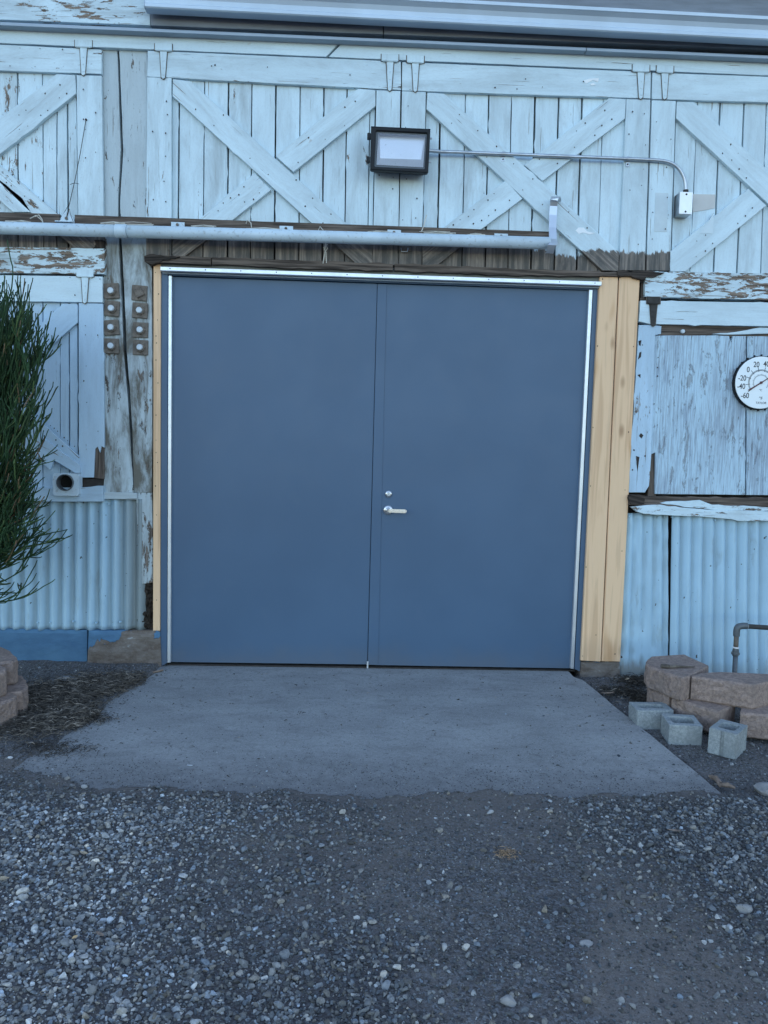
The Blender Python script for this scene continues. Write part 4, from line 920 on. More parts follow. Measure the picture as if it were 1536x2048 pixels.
# dried nesting straws and twine lying on the pipe
def strand(bm, pts, r, Y=-.1): tube(bm, [W(a_, b_, c_) for a_, b_, c_ in pts], r, 5)
st = thing('twine_scraps', 'pale twine and straw scraps lying on top of the pipe track', 'twine', W(600, 450, -.1))
bm = bmesh.new()
for (x0, x1) in ((10, 50), (200, 250), (225, 300), (380, 420), (490, 550), (500, 545), (735, 770), (840, 890), (845, 900), (850, 885), (930, 965)):
    for k in range(3):
        a_, b_ = x0+random.uniform(-8, 8), x1+random.uniform(-8, 8); p0, p1 = on(a_), on(b_); zz = .038+random.random()*.012
        m_ = (p0+p1)/2; yy = random.uniform(.0, .045); tube(bm, [p0+[0, yy, zz], m_+[0, yy+.01, zz+random.uniform(.003, .014)], p1+[0, yy-.005, zz+.001]], random.uniform(.0015, .004), 5)
bm_obj('strands', bm, M['twine'], st, kind='stuff')
bm = bmesh.new()
for pts in ([(60, 437, -.09), (72, 431, -.1), (80, 437, -.1), (86, 444, -.1)], [(70, 433, -.1), (78, 430, -.11), (84, 438, -.11), (86, 446, -.12)], [(492, 447, -.09), (495, 440, -.1), (502, 446, -.11), (503, 455, -.11)], [(636, 462, -.09), (640, 453, -.1), (646, 460, -.11), (648, 468, -.12)], [(853, 430, -.06), (848, 450, -.08), (843, 463, -.1)]):
    strand(bm, pts, .003)
bm_obj('loops', bm, M['twine'], st, kind='stuff')
tw = thing('hanging_twine', 'short knot of pale twine hanging under the pipe above the left leaf', 'twine', W(650, 505, -.06))
bm = bmesh.new(); strand(bm, [(651, 487, -.05), (655, 497, -.06), (650, 503, -.06), (646, 527, -.05)], .0035); strand(bm, [(655, 489, -.05), (647, 495, -.06), (652, 505, -.06), (653, 526, -.05)], .003); strand(bm, [(651, 488, -.05), (649, 500, -.065)], .005)
bm_obj('strands', bm, M['twine'], tw, kind='stuff')
hk = thing('hasp_staple', 'small rusty staple plate under the pipe at the hatch seam', 'staple', W(808, 499, -.03))
bm = bmesh.new(); a_ = W(797, 502, -.03); b_ = W(821, 494, -.03); box(bm, ((a_[0]+b_[0])/2, -.031, (a_[2]+b_[2])/2), (b_[0]-a_[0], .006, b_[2]-a_[2]), None, .001); bm_obj('plate', bm, M['rust'], hk)
bm = bmesh.new(); strand(bm, [(802, 496, -.034), (803, 503, -.05), (815, 503, -.05), (816, 496, -.034)], .003); bm_obj('loop', bm, M['galv'], hk)

# metal strap at the end of the track
def ribbon(name, path, w, th, mat, parent):
    """flat strap: path of (px, py, Y), width along the wall"""
    P = [W(*p) for p in path]; bm = bmesh.new(); n = len(P); R = []
    for i, p in enumerate(P):
        d = P[min(i+1, n-1)]-P[max(i-1, 0)]; d = d/np.linalg.norm(d); ac = np.array([1., 0, 0])-d*d[0]; ac /= np.linalg.norm(ac); nn = np.cross(d, ac)
        R.append([bm.verts.new(p+ac*sx*w/2+nn*sy*th/2) for sx, sy in ((-1, -1), (1, -1), (1, 1), (-1, 1))])
    for a, b in zip(R, R[1:]):
        for k in range(4): bm.faces.new((a[k], a[(k+1) % 4], b[(k+1) % 4], b[k]))
    bm.faces.new(R[0]); bm.faces.new(R[-1][::-1]); return bm_obj(name, bm, mat, parent)
sp = thing('track_strap', 'bent shiny steel strap with curled ends at the right end of the pipe', 'bracket', W(1105, 450, -.1))
ribbon('strap', [(1114, 404, -.035), (1115, 400, -.06), (1114, 395, -.075), (1110, 395, -.095), (1108, 400, -.105), (1108, 404, -.09), (1107, 412, -.08), (1106, 430, -.085), (1105, 455, -.105), (1106, 478, -.135), (1108, 486, -.165), (1106, 488, -.18), (1103, 492, -.182), (1101, 500, -.165), (1100, 506, -.145), (1097, 506, -.13)], .046, .003, M['alu'], sp)

# wire on the left hatch
wr = thing('bent_wire', 'thin dark wire leaning from the first pipe bracket up the left hatch', 'wire', W(135, 425, -.06))
bm = bmesh.new(); strand(bm, [(172, 240, -.03), (160, 310, -.045), (150, 360, -.05), (135, 425, -.07), (133, 436, -.075)], .0022); strand(bm, [(133, 436, -.075), (139, 418, -.07), (142, 432, -.07), (148, 447, -.07)], .0018); strand(bm, [(137, 410, -.06), (120, 440, -.07)], .0016); strand(bm, [(140, 369, -.045), (149, 366, -.05), (158, 368, -.04)], .0016)
bm_obj('strand', bm, M['rubber'], wr)
bm = bmesh.new(); q = W(172, 239, -.03); disc(bm, (q[0], q[2]), .006, -.034, -.02, 8, .001); bm_obj('nail_head', bm, M['nail'], wr)

# ------------------------------------------------------------------ flood light
fl = thing('flood_light', 'square black framed flood light mounted between the two middle hatches', 'light', W(800, 298, -.03))
YF = -.15
def qd(pts, Y): return [W(a_, b_, Y) for a_, b_ in pts]
o_ = [(742, 252.5), (861, 258), (856.5, 346), (740, 339.5)]; i_ = [(752, 261), (855, 266), (850, 338), (748, 333)]
# body (a tapered box behind the frame)
bm = bmesh.new(); O4 = qd(o_, YF+.03); c_ = np.mean(O4, 0)
fr_ = [bm.verts.new(p) for p in O4]; bk_ = [bm.verts.new((c_[0]+(p[0]-c_[0])*.86, -.028, c_[2]+(p[2]-c_[2])*.86)) for p in O4]
for i in range(4): j = (i+1) % 4; bm.faces.new((fr_[i], fr_[j], bk_[j], bk_[i]))
bm.faces.new(bk_); bm_obj('housing', bm, M['black'], fl)
# frame ring with rounded corners
def rrect(pts, r, k=4):
    P = [np.array([p[0], p[2]]) for p in pts]; out = []
    for i in range(4):
        a, b, c = P[i-1], P[i], P[(i+1) % 4]; u = (a-b)/np.linalg.norm(a-b); v = (c-b)/np.linalg.norm(c-b)
        for j in range(k+1): t = j/k; out.append((b+u*r)*(1-t)**2+2*b*t*(1-t)+(b+v*r)*t**2)
    return out
def ring(bm, A, B, Yf, Yb, bev=.003):
    n = len(A); a = [bm.verts.new((p[0], Yf+bev, p[1])) for p in A]; af = [bm.verts.new((A[i][0]*.0+A[i][0]+(B[i][0]-A[i][0])*.25, Yf, A[i][1]+(B[i][1]-A[i][1])*.25)) for i in range(n)]
    b = [bm.verts.new((B[i][0], Yf+bev, B[i][1])) for i in range(n)]; bf = [bm.verts.new((A[i][0]+(B[i][0]-A[i][0])*.8, Yf, A[i][1]+(B[i][1]-A[i][1])*.8)) for i in range(n)]
    ak = [bm.verts.new((p[0], Yb, p[1])) for p in A]; bk = [bm.verts.new((p[0], Yb, p[1])) for p in B]
    for i in range(n):
        j = (i+1) % n
        for x, y in ((a, ak), (af, a), (bf, af), (b, bf), (bk, b)): bm.faces.new((x[i], x[j], y[j], y[i]))
A_ = rrect(qd(o_, YF), .014); B_ = rrect(qd(i_, YF), .010)
bm = bmesh.new(); ring(bm, A_, B_, YF, YF+.035); bm_obj('bezel', bm, M['black'], fl)
# inner gasket, reflector tray, lens
g_ = [(757, 266), (851, 270), (846.5, 334.5), (753, 329.5)]
M['gasket'] = plain('grey_gasket', (.09, .11, .13), .5, 0, .1, 8, .0002)
bm = bmesh.new(); ring(bm, B_, rrect(qd(g_, YF+.012), .005), YF+.012, YF+.02, .001); bm_obj('gasket', bm, M['gasket'], fl)
bm = bmesh.new(); T = qd([(757, 266), (851, 270), (846.5, 334.5), (753, 329.5)], YF+.015); Bk = qd([(759, 268), (850, 271.5), (842, 319), (760.5, 316.5)], YF+.055)
tv = [bm.verts.new(p) for p in T]; bv = [bm.verts.new(p) for p in Bk]
for i in range(4): j = (i+1) % 4; bm.faces.new((tv[i], tv[j], bv[j], bv[i]))
bm.faces.new(bv); bm_obj('reflector', bm, M['reflector'], fl)
bm = bmesh.new(); G4 = qd(g_, YF+.010); gv = [bm.verts.new(p) for p in G4]; gk = [bm.verts.new(p+np.array([0, .003, 0])) for p in G4]; bm.faces.new(gv); bm.faces.new(gk[::-1])
for i in range(4): j = (i+1) % 4; bm.faces.new((gv[i], gv[j], gk[j], gk[i]))
bm_obj('lens', bm, M['glass'], fl)
for (hx, hy) in ((738, 273), (736.5, 320)):
    q = W(hx, hy, YF+.02); bm = bmesh.new(); box(bm, q, (.022, .03, .034), None, .003); bm_obj('hinge_lug', bm, M['black'], fl)
for (hx, hy) in ((862, 277), (860, 324)):
    q = W(hx, hy, YF+.015); bm = bmesh.new(); tube(bm, [q-[.012, 0, 0], q+[.006, 0, 0]], .006, 10); bm_obj('screw', bm, M['galv'], fl)
# conduit
cd = thing('conduit', 'thin grey conduit running from the flood light and bending down to the box', 'conduit', W(1100, 312, -.04))
bm = bmesh.new(); YC = -.042
arc = [(1300, 319.5), (1330, 322), (1345, 327), (1357, 336), (1366, 350), (1371, 366), (1371.5, 385)]
path = [W(856, 301, YC-.03), W(880, 303.5, YC)]+[W(x_, lerp(304, 319.5, (x_-900)/400), YC) for x_ in (900, 1100)]+[W(a_, b_, YC) for a_, b_ in arc]
# smooth the bend
def smooth(P, k=3):
    for _ in range(k):
        Q = [P[0]]
        for a, b in zip(P, P[1:]): Q += [a*.75+b*.25, a*.25+b*.75]
        P = Q+[P[-1]]
    return P
tube(bm, smooth(path, 2), .0108, 14); bm_obj('tube', bm, M['galv'], cd, True)
for cx, cy in ((1007, 308), (1257, 318)):
    q = W(cx, cy, YC); bm = bmesh.new(); tube(bm, [q-[.010, 0, 0], q+[.010, 0, 0]], .0135, 14); box(bm, q+np.array([0, .012, -.026]), (.022, .004, .03), None, .001); stp = bm_obj('strap', bm, M['galv'], cd)
    bm = bmesh.new(); disc(bm, (q[0], q[2]-.028), .005, YC+.006, YC+.012, 8, .001); bm_obj('screw', bm, M['rubber'], stp)
q = W(1371.5, 384, YC); bm = bmesh.new(); tube(bm, [q+[0, 0, .012], q-[0, 0, .012]], .016, 14); bm_obj('connector', bm, M['rubber'], cd)
jb = thing('junction_box', 'small bright steel junction box at the lower end of the conduit', 'electrical box', W(1369, 428, -.03))
bm = bmesh.new(); a_ = W(1357, 428, -.085); b_ = W(1386, 384.5, -.085); box(bm, ((a_[0]+b_[0])/2, -.045, (a_[2]+b_[2])/2), (b_[0]-a_[0], .078, b_[2]-a_[2]), None, .003); bm_obj('box', bm, M['galv'], jb)
M['bright'] = plain('bright_cover', (.82, .84, .85), .4, .25, .04, 6, .0002)
cv = None; bm = bmesh.new(); box(bm, ((a_[0]+b_[0])/2, -.0865, (a_[2]+b_[2])/2), (b_[0]-a_[0]-.002, .004, b_[2]-a_[2]-.002), None, .0015); cv = bm_obj('cover', bm, M['bright'], jb)
for dz in (-.052, .052):
    bm = bmesh.new(); disc(bm, ((a_[0]+b_[0])/2, (a_[2]+b_[2])/2+dz), .006, -.0905, -.088, 10, .001); bm_obj('screw', bm, M['rubber'], cv)

# ------------------------------------------------------------------ thermometer
th = thing('dial_thermometer', 'round white dial thermometer hanging on the checked plywood', 'thermometer', W(1522, 765, -.05))
c3 = W(1521.7, 765.4, -.058); cx_, cz_ = c3[0], c3[2]; R_ = float(np.linalg.norm(W(1470, 765.4, -.058)-c3))
bm = bmesh.new(); disc(bm, (cx_, cz_), R_*1.015, -.056, -.022, 72, .006); bm_obj('case', bm, M['black'], th, False)
bm = bmesh.new(); disc(bm, (cx_, cz_), R_*.985, -.0585, -.05, 72, .002); face = bm_obj('dial_face', bm, M['dial'], th, False)
for k in range(24):
    a = 2*math.pi*k/24; bm = bmesh.new(); disc(bm, (cx_+R_*1.045*math.cos(a), cz_+R_*1.045*math.sin(a)), .0055, -.05, -.04, 8, .001); bm_obj('rim_knob', bm, M['black'], th)
def text(parent, s, px, pz, size, mat, Y, name='lettering', sx=.86, bold=.0):
    cu = bpy.data.curves.new('t', 'FONT'); cu.body = s; cu.size = size; cu.align_x = 'CENTER'; cu.align_y = 'CENTER'; cu.extrude = .0004; cu.offset = bold
    ob = bpy.data.objects.new('t', cu); COL.objects.link(ob); dg = bpy.context.evaluated_depsgraph_get(); me = bpy.data.meshes.new_from_object(ob.evaluated_get(dg)); bpy.data.objects.remove(ob)
    for v in me.vertices: x_, y_, z_ = v.co; v.co = (px+x_*sx, Y-z_, pz+y_)
    me.materials.clear(); return link(name, me, mat, parent)
pxm = R_/52.0
for s_, px, py in (('-60', 1490, 791.5), ('-40', 1482.5, 773), ('-20', 1484.5, 756.5), ('0', 1496.5, 739.5), ('20', 1513, 729.5), ('40', 1533, 728.5), ('60', 1550, 739), ('80', 1560, 756), ('100', 1561, 773), ('120', 1554, 791)):
    q = W(px, py, -.059); text(face, s_, q[0], q[2], pxm*15, M['ink'], -.0592, 'numeral', .82, .0004)
for s_, px, py, z_ in (('°F', 1521.5, 797, 9), ('°C', 1521.5, 780.5, 5.5), ('TAYLOR', 1522, 806, 6)):
    q = W(px, py, -.059); text(face, s_, q[0], q[2], pxm*z_, M['ink'], -.0592, 'lettering', .95)
bm = bmesh.new()
for k in range(91):
    a = math.radians(217-(254*k/90)); big = k % 10 == 0; r0 = R_*(.44 if not big else .42); r1 = R_*(.50 if not big else .60); w = pxm*(.35 if not big else .55)
    d = Vector((math.cos(a), 0, math.sin(a))); n_ = Vector((-math.sin(a), 0, math.cos(a))); c = Vector((cx_, -.0594, cz_))
    bm.faces.new([bm.verts.new(c+d*r0+n_*w), bm.verts.new(c+d*r1+n_*w), bm.verts.new(c+d*r1-n_*w), bm.verts.new(c+d*r0-n_*w)])
for k in range(50):
    a = math.radians(217-(254*k/49)); r0, r1 = R_*.27, R_*(.31 if k % 5 else .34); w = pxm*.3; d = Vector((math.cos(a), 0, math.sin(a))); n_ = Vector((-math.sin(a), 0, math.cos(a))); c = Vector((cx_, -.0594, cz_))
    bm.faces.new([bm.verts.new(c+d*r0+n_*w), bm.verts.new(c+d*r1+n_*w), bm.verts.new(c+d*r1-n_*w), bm.verts.new(c+d*r0-n_*w)])
bm_obj('scale_marks', bm, M['gasket'], face, kind='stuff')
bm = bmesh.new(); an = math.radians(33); d = Vector((math.cos(an), 0, math.sin(an))); n_ = Vector((-math.sin(an), 0, math.cos(an))); c = Vector((cx_, -.064, cz_))
p = [c-d*R_*.56+n_*pxm*1.6, c-d*R_*.56-n_*pxm*1.6, c+d*R_*.5-n_*pxm*.6, c+d*R_*.5+n_*pxm*.6]
f = [bm.verts.new(x_) for x_ in p]; k_ = [bm.verts.new(x_+Vector((0, .002, 0))) for x_ in p]; bm.faces.new(f); bm.faces.new(k_[::-1])
for i in range(4): j = (i+1) % 4; bm.faces.new((f[i], f[j], k_[j], k_[i]))
bm_obj('needle', bm, M['red'], th)
bm = bmesh.new(); disc(bm, (cx_, cz_), pxm*2.6, -.067, -.058, 16, .001); bm_obj('hub', bm, M['red'], th)

# ------------------------------------------------------------------ vent outlet at lower left
vt = thing('vent_outlet', 'pale square vent outlet with a round dark pipe mouth beside the shrub', 'vent', W(132, 985, -.05))
sq = qd([(106, 946), (158, 948), (157, 992), (105, 991)], -.085); cc = W(131, 965, -.085); rr_ = float(W(131+17, 965, -.085)[0]-cc[0]); seg = 36
bm = bmesh.new(); A = []; 
for k in range(seg):
    a = 2*math.pi*k/seg+math.pi/4+math.pi; ca, sa_ = math.cos(a), math.sin(a)
    hx_ = (sq[1][0]-sq[0][0])/2; hz_ = (sq[0][2]-sq[3][2])/2; ctr = np.mean(sq, 0); t = 1/max(abs(ca)/hx_, abs(sa_)/hz_); A.append(np.array([ctr[0]+ca*t, ctr[2]+sa_*t]))
Bq = [np.array([cc[0]+rr_*math.cos(2*math.pi*k/seg+math.pi/4+math.pi), cc[2]+rr_*math.sin(2*math.pi*k/seg+math.pi/4+math.pi)]) for k in range(seg)]
a = [bm.verts.new((p[0], -.085, p[1])) for p in A]; b = [bm.verts.new((p[0], -.085, p[1])) for p in Bq]; ak = [bm.verts.new((p[0], -.02, p[1])) for p in A]; bk = [bm.verts.new((p[0], .08, p[1])) for p in Bq]
for i in range(seg):
    j = (i+1) % seg; bm.faces.new((a[i], a[j], b[j], b[i])); bm.faces.new((a[i], a[j], ak[j], ak[i])); bm.faces.new((b[i], b[j], bk[j], bk[i]))
bm.faces.new(bk); bm_obj('plate', bm, M['pipe_paint'], vt)
bm = bmesh.new(); n = 32
bmk = bmesh.new(); disc(bmk, (cc[0], cc[2]), rr_*.94, -.040, -.034, 28)
bm_obj('bore_shade_disc', bmk, M['bore'], vt)  # black disc set inside the pipe in place of its deep shade
for (r0, r1, y0, y1) in ((rr_*.99, rr_*.90, -.10, .06),):
    rings = []
    for r, yy in ((r0, y1), (r0, y0), (r1, y0), (r1, y1)): rings.append([bm.verts.new((cc[0]+r*math.cos(2*math.pi*k/n), yy, cc[2]+r*math.sin(2*math.pi*k/n))) for k in range(n)])
    for p_, q_ in zip(rings, rings[1:]):
        for k in range(n): bm.faces.new((p_[k], p_[(k+1) % n], q_[(k+1) % n], q_[k]))
bm_obj('pipe_mouth', bm, M['pvc'], vt, False)
board('hood_board', [(60, 880), (75, 868), (160, 930), (161, 946), (150, 946), (107, 920), (100, 940), (60, 900)], -.05, -.02, M['paint_low'], vt, peel=.6, chip=.2)

# ------------------------------------------------------------------ gutter and roof
gut = thing('rain_gutter', 'blue grey metal rain gutter hung along the roof edge', 'gutter', W(900, 60, -.25))
YG = -.155
gl = line((290, 15.5), (1536, 80.5))       # lower front edge of the gutter face
a = W(290, gl(290), YG); b = W(1700, gl(1700), YG)
prof = [(.0, .0), (-.007, .006), (-.008, .022), (-.001, .029), (-.003, .055), (-.014, .078), (-.034, .092), (-.042, .096), (-.044, .113), (-.036, .118), (-.026, .116), (-.028, .104), (-.012, .084), (.004, .055), (.006, .025), (.010, .006), (.058, .006), (.092, .116), (.098, .116), (.064, .0)]
bm = bmesh.new(); Rr = []
for p in (a, b): Rr.append([bm.verts.new((p[0], p[1]+dy, p[2]+dz)) for dy, dz in prof])
for i in range(len(prof)): j = (i+1) % len(prof); bm.faces.new((Rr[0][i], Rr[0][j], Rr[1][j], Rr[1][i]))
bm_obj('trough', bm, M['gutter'], gut)
bm = bmesh.new(); cap = [(.0, .0), (-.007, .006), (-.008, .022), (-.001, .029), (-.003, .055), (-.014, .078), (-.034, .092), (-.042, .096), (-.044, .113), (-.036, .118), (.098, .116), (.064, .0)]
f = [bm.verts.new((a[0]-.002, a[1]+dy, a[2]+dz)) for dy, dz in cap]; k_ = [bm.verts.new((a[0]-.004, a[1]+dy, a[2]+dz)) for dy, dz in cap]; bm.faces.new(f); bm.faces.new(k_[::-1])
for i in range(len(cap)): j = (i+1) % len(cap); bm.faces.new((f[i], f[j], k_[j], k_[i]))
bm_obj('end_cap', bm, M['gutter'], gut)
gs = (b[2]-a[2])/(b[0]-a[0]); 
for hxp in (430, 830, 1250):
    q = W(hxp, gl(hxp), YG); bm = bmesh.new(); box(bm, (q[0], q[1]+.03, q[2]+.095), (.03, .10, .004)); bm_obj('hanger', bm, M['gutter'], gut)

roof = thing('barn_roof', 'corrugated metal barn roof with timber eave above the gutter', 'roof', (1.3, 0, 4.3))
# sloping roof sheet with its eave just outside the gutter's back, rising to a ridge
def roof_sheet(x0, x1, yE, zE):
    nx = int((x1-x0)/.0763*8); X = np.linspace(x0, x1, nx+1); rows = [(yE, zE), (yE+2.0, zE+.7), (6.0, zE+2.2)]
    co = []
    for (yy, zz) in rows: co += [(x_, yy, zz+.009*math.sin(x_/.0763*2*math.pi)) for x_ in X]
    fs = []
    for r in range(2):
        for i in range(nx): q = r*(nx+1)+i; fs.append([q, q+1, q+nx+2, q+nx+1])
    me = np_mesh('roof_sheet', np.array(co), np.array(fs), True); o = link('roof_sheet', me, M['galv'], roof); md = o.modifiers.new('t', 'SOLIDIFY'); md.thickness = .001
roof_sheet(.0, 13.2, -.17, 4.30); roof_sheet(-9.2, -.005, -.10, 4.32)
bm = bmesh.new(); box(bm, (2, 9.2, 5.35), (22, 6.4, .05), Matrix.Rotation(math.radians(-20), 3, 'X')); bm_obj('rear_slope', bm, M['galv'], roof)
bm = bmesh.new(); box(bm, (6.5, -.02, 4.27), (13.2, .20, .02)); bm_obj('soffit_board', bm, M['shaded_board'], roof)
for i in range(22):
    bm = bmesh.new(); box(bm, (-8.6+i*1.0, 3.2, 5.17), (.05, 5.6, .14), Matrix.Rotation(math.radians(19.5), 3, 'X')); bm_obj('rafter', bm, M['bare'], roof)

# ------------------------------------------------------------------ gas pipe at right
gp = thing('gas_pipe', 'dark bent gas pipe with elbow and union rising behind the tan blocks', 'pipe', G(1468, 1380, 0))
yg = -.42
P1 = W(1467, 1385, yg); P2 = W(1471, 1298, yg); P3 = W(1474, 1268, yg); P4 = W(1484, 1254, yg); P5 = W(1545, 1256, yg); P6 = W(1640, 1260, yg)
bm = bmesh.new(); tube(bm, [P1, W(1471, 1310, yg)], .0145, 14); bm_obj('riser', bm, M['pvc'], gp, True)
bm = bmesh.new(); u0 = W(1470.5, 1312, yg); u1 = W(1471.5, 1296, yg); tube(bm, [lerp(u0, u1, t) for t in (0, .2, .21, .45, .46, .75, .76, 1)], [.018, .020, .025, .025, .020, .020, .017, .016], 8); bm_obj('union', bm, M['pvc'], gp)
bm = bmesh.new(); tube(bm, [W(1471.5, 1297, yg), W(1473, 1268, yg)], .0145, 14); bm_obj('nipple', bm, M['rust'], gp, True)
bm = bmesh.new(); tube(bm, smooth([W(1473, 1272, yg), W(1473, 1262, yg), W(1475, 1254, yg), W(1484, 1251.5, yg), W(1494, 1252, yg)], 2), .0195, 14); bm_obj('elbow', bm, M['pvc'], gp, True)
bm = bmesh.new(); tube(bm, [W(1493, 1252.5, yg), P5, P6], .0145, 14); bm_obj('cross_run', bm, M['rubber'], gp, True)
for (p_, q_) in ((W(1472.8, 1270, yg), W(1472.9, 1267.5, yg)), (W(1492, 1252, yg), W(1494.5, 1252, yg)), (W(1471.5, 1296, yg), W(1471.7, 1293.5, yg))):
    bm = bmesh.new(); tube(bm, [p_, q_], .0185, 14); bm_obj('thread_tape', bm, M['tape'], gp)

# ------------------------------------------------------------------ blocks
def prism(name, label, top, z1, h, mat, rough=(), amp=.009, cat='stone block', group=None, world=False, chips=.006):
    P = [np.array(p[:2]) for p in top] if world else [G(p[0], p[1], z1)[:2] for p in top]
    cc_ = np.mean(P, 0); P = [p+(cc_-p)/np.linalg.norm(cc_-p)*.007 for p in P]
    ar = sum(P[i][0]*P[(i+1) % len(P)][1]-P[(i+1) % len(P)][0]*P[i][1] for i in range(len(P)))
    if ar < 0:
        P = P[::-1]; n0 = len(P); rough = tuple((n0-2-r) % n0 for r in rough)
    bm = bmesh.new(); nz = 14; cols = []; n = len(P); sd_ = random.random()*50
    for i in range(n):
        a, b = P[i], P[(i+1) % n]; L = np.linalg.norm(b-a); k = max(2, int(L/.010)) if i in rough else max(1, int(L/.05)); t = (b-a)/L; nr = np.array([t[1], -t[0]])
        for j in range(k):
            u = j/k; base = a+(b-a)*u; col = []
            for q in range(nz+1):
                v = q/nz; off = 0
                if i in rough:
                    e = min(1, j*1.0/2, (k-j)/2)*min(1, q/1.5+.2, (nz-q)/1.5+.1); off = (amp*2*(float(fbm(sd_+u*L*32, v*h*32+i*5, 4))-.42)+.004*math.sin(math.pi*u))*e
                edge = chips*(1 if q in (0, nz) else 0)*(.6+.8*random.random()*(i in rough))
                p = base+nr*(off-edge); col.append((p[0], p[1], z1-h+h*v))
            cols.append(col)
    V = [[bm.verts.new(c) for c in col] for col in cols]; m = len(V)
    for i in range(m):
        j = (i+1) % m
        for q in range(nz): bm.faces.new((V[i][q], V[j][q], V[j][q+1], V[i][q+1]))
    bm.faces.new([V[i][nz] for i in range(m)]); bm.faces.new([V[i][0] for i in range(m)][::-1])
    o = bm_obj(name, bm, mat); tag(o, label, cat, group); return o
GR = 'tan retaining wall blocks right of the slab'; GL = 'tan retaining wall blocks left of the slab'
H_ = .13
prism('retaining_block', 'upper tan block with an old brush lying on it', [(1292, 1330), (1364, 1357), (1381, 1352), (1420, 1331), (1368, 1308), (1301, 1312), (1290, 1320)], .26, H_, M['tan_block'], (0, 5, 6), group=GR)
prism('retaining_block', 'large upper tan block at the right edge with a chipped corner', [(1381, 1352), (1509, 1371), (1548, 1362), (1552, 1348), (1440, 1343), (1400, 1345)], .26, H_, M['tan_block'], (0,), group=GR)
prism('retaining_block', 'lower tan block mostly hidden under the block with the brush', [(1294, 1374), (1338, 1394), (1400, 1382), (1400, 1350), (1300, 1352)], .13, H_, M['tan_block'], (0, 4), group=GR)
prism('retaining_block', 'lower tan block behind the three grey concrete blocks', [(1341, 1395), (1440, 1424), (1474, 1408), (1460, 1385), (1350, 1380)], .13, H_, M['tan_block'], (0,), group=GR)
prism('retaining_block', 'lower tan block at the right edge beside a dark gap', [(1479, 1425), (1600, 1437), (1620, 1400), (1480, 1398)], .13, H_, M['tan_block'], (0,), group=GR)
# left planter ring
prism('retaining_block', 'topmost tan block at the left edge nearest the wall', [(-70, 1330), (28, 1323), (37, 1318), (24, 1301), (4, 1293), (-70, 1290)], .26, H_, M['tan_block'], (0, 2), group=GL, chips=.01)
prism('retaining_block', 'upper tan block at the left edge with a rough pinkish face', [(-90, 1375), (15, 1341), (17, 1335), (-5, 1326), (-90, 1330)], .26, H_, M['tan_block'], (0,), group=GL, chips=.01)
prism('retaining_block', 'lower tan block at the left peeking out towards the litter', [(0, 1388), (46, 1383), (58, 1372), (46, 1350), (0, 1345)], .13, H_*1.05, M['tan_block'], (1, 2), group=GL, chips=.01)
prism('retaining_block', 'lowest front tan block at the left edge beside the gravel', [(-90, 1440), (34, 1395), (38, 1390), (10, 1380), (-90, 1385)], .13, H_*1.05, M['tan_block'], (0,), group=GL, chips=.01)
# soil filling both planters
for nm, px in (('soil', [(1300, 1340), (1620, 1350), (1620, 1330), (1300, 1320)]),):
    pass
def cinder(label, cx, cy, w, d, h, rotz, hole=(.55, .42), notch=False):
    """small hollow concrete block: square-cornered ring of concrete round one open core"""
    o_ = [(-w/2, -d/2), (w/2, -d/2), (w/2, d/2), (-w/2, d/2)]; bm = bmesh.new(); r = .012
    def rr(hw, hd, r, k=4):
        out = []
        for (sx, sy, a0) in ((-1, -1, 180), (1, -1, 270), (1, 1, 0), (-1, 1, 90)):
            for j in range(k+1): a = math.radians(a0+90*j/k); out.append((sx*(hw-r)+r*math.cos(a), sy*(hd-r)+r*math.sin(a)))
        return out
    A = rr(w/2, d/2, .008); B = rr(w/2*hole[0], d/2*hole[1], .014); n = len(A); j_ = lambda: random.uniform(-.0012, .0012)
    if notch:     # sash groove in one end
        A = [(x_, y_) for x_, y_ in A]
    lv = []
    for (pts, zs) in ((A, (0, .004, h-.004, h)), (B, (h, h-.005, 0))):
        for q, z_ in enumerate(zs):
            s_ = 1-.012*(z_ in (0, h) and pts is A) + .03*(z_ == h and pts is B); lv.append([bm.verts.new((x_*s_+j_(), y_*s_+j_(), z_+j_()*.6)) for x_, y_ in pts])
    for a, b in zip(lv, lv[1:]):
        for i in range(n): k = (i+1) % n; bm.faces.new((a[i], a[k], b[k], b[i]))
    for i in range(n): k = (i+1) % n; bm.faces.new((lv[-1][i], lv[-1][k], lv[0][k], lv[0][i]))
    if notch:
        pass
    for v in bm.verts: pass
    bmesh.ops.recalc_face_normals(bm, faces=bm.faces); me = bpy.data.meshes.new('concrete_block'); bm.to_mesh(me); bm.free(); me.materials.append(M['cinder'])
    o = bpy.data.objects.new('concrete_block', me); COL.objects.link(o); o.location = (cx, cy, -.022); o.rotation_euler = (random.uniform(-.03, .03), random.uniform(-.02, .02), rotz)
    tag(o, label, 'concrete block', 'grey hollow concrete blocks beside the slab'); return o
cinder('farthest grey hollow block, squared to the slab edge', 2.85, -.905, .195, .145, .105, -.02, (.66, .42))
cinder('middle grey hollow block, turned and darker, between the other two', 2.93, -1.108, .165, .165, .105, -.14, (.66, .56))
c3_ = cinder('nearest grey hollow block, standing with a grooved end', 3.10, -1.255, .130, .19, .125, -.72, (.60, .55))
# grooved end pieces of the nearest block
bm = bmesh.new(); 
for dx in (-.035, .035): box(bm, (dx, -.0995, .065), (.056, .014, .126), None, .003)
me = bpy.data.meshes.new('grooved_end'); bmesh.ops.recalc_face_normals(bm, faces=bm.faces); bm.to_mesh(me); bm.free(); me.materials.append(M['cinder']); o = bpy.data.objects.new('grooved_end', me); COL.objects.link(o); o.parent = c3_

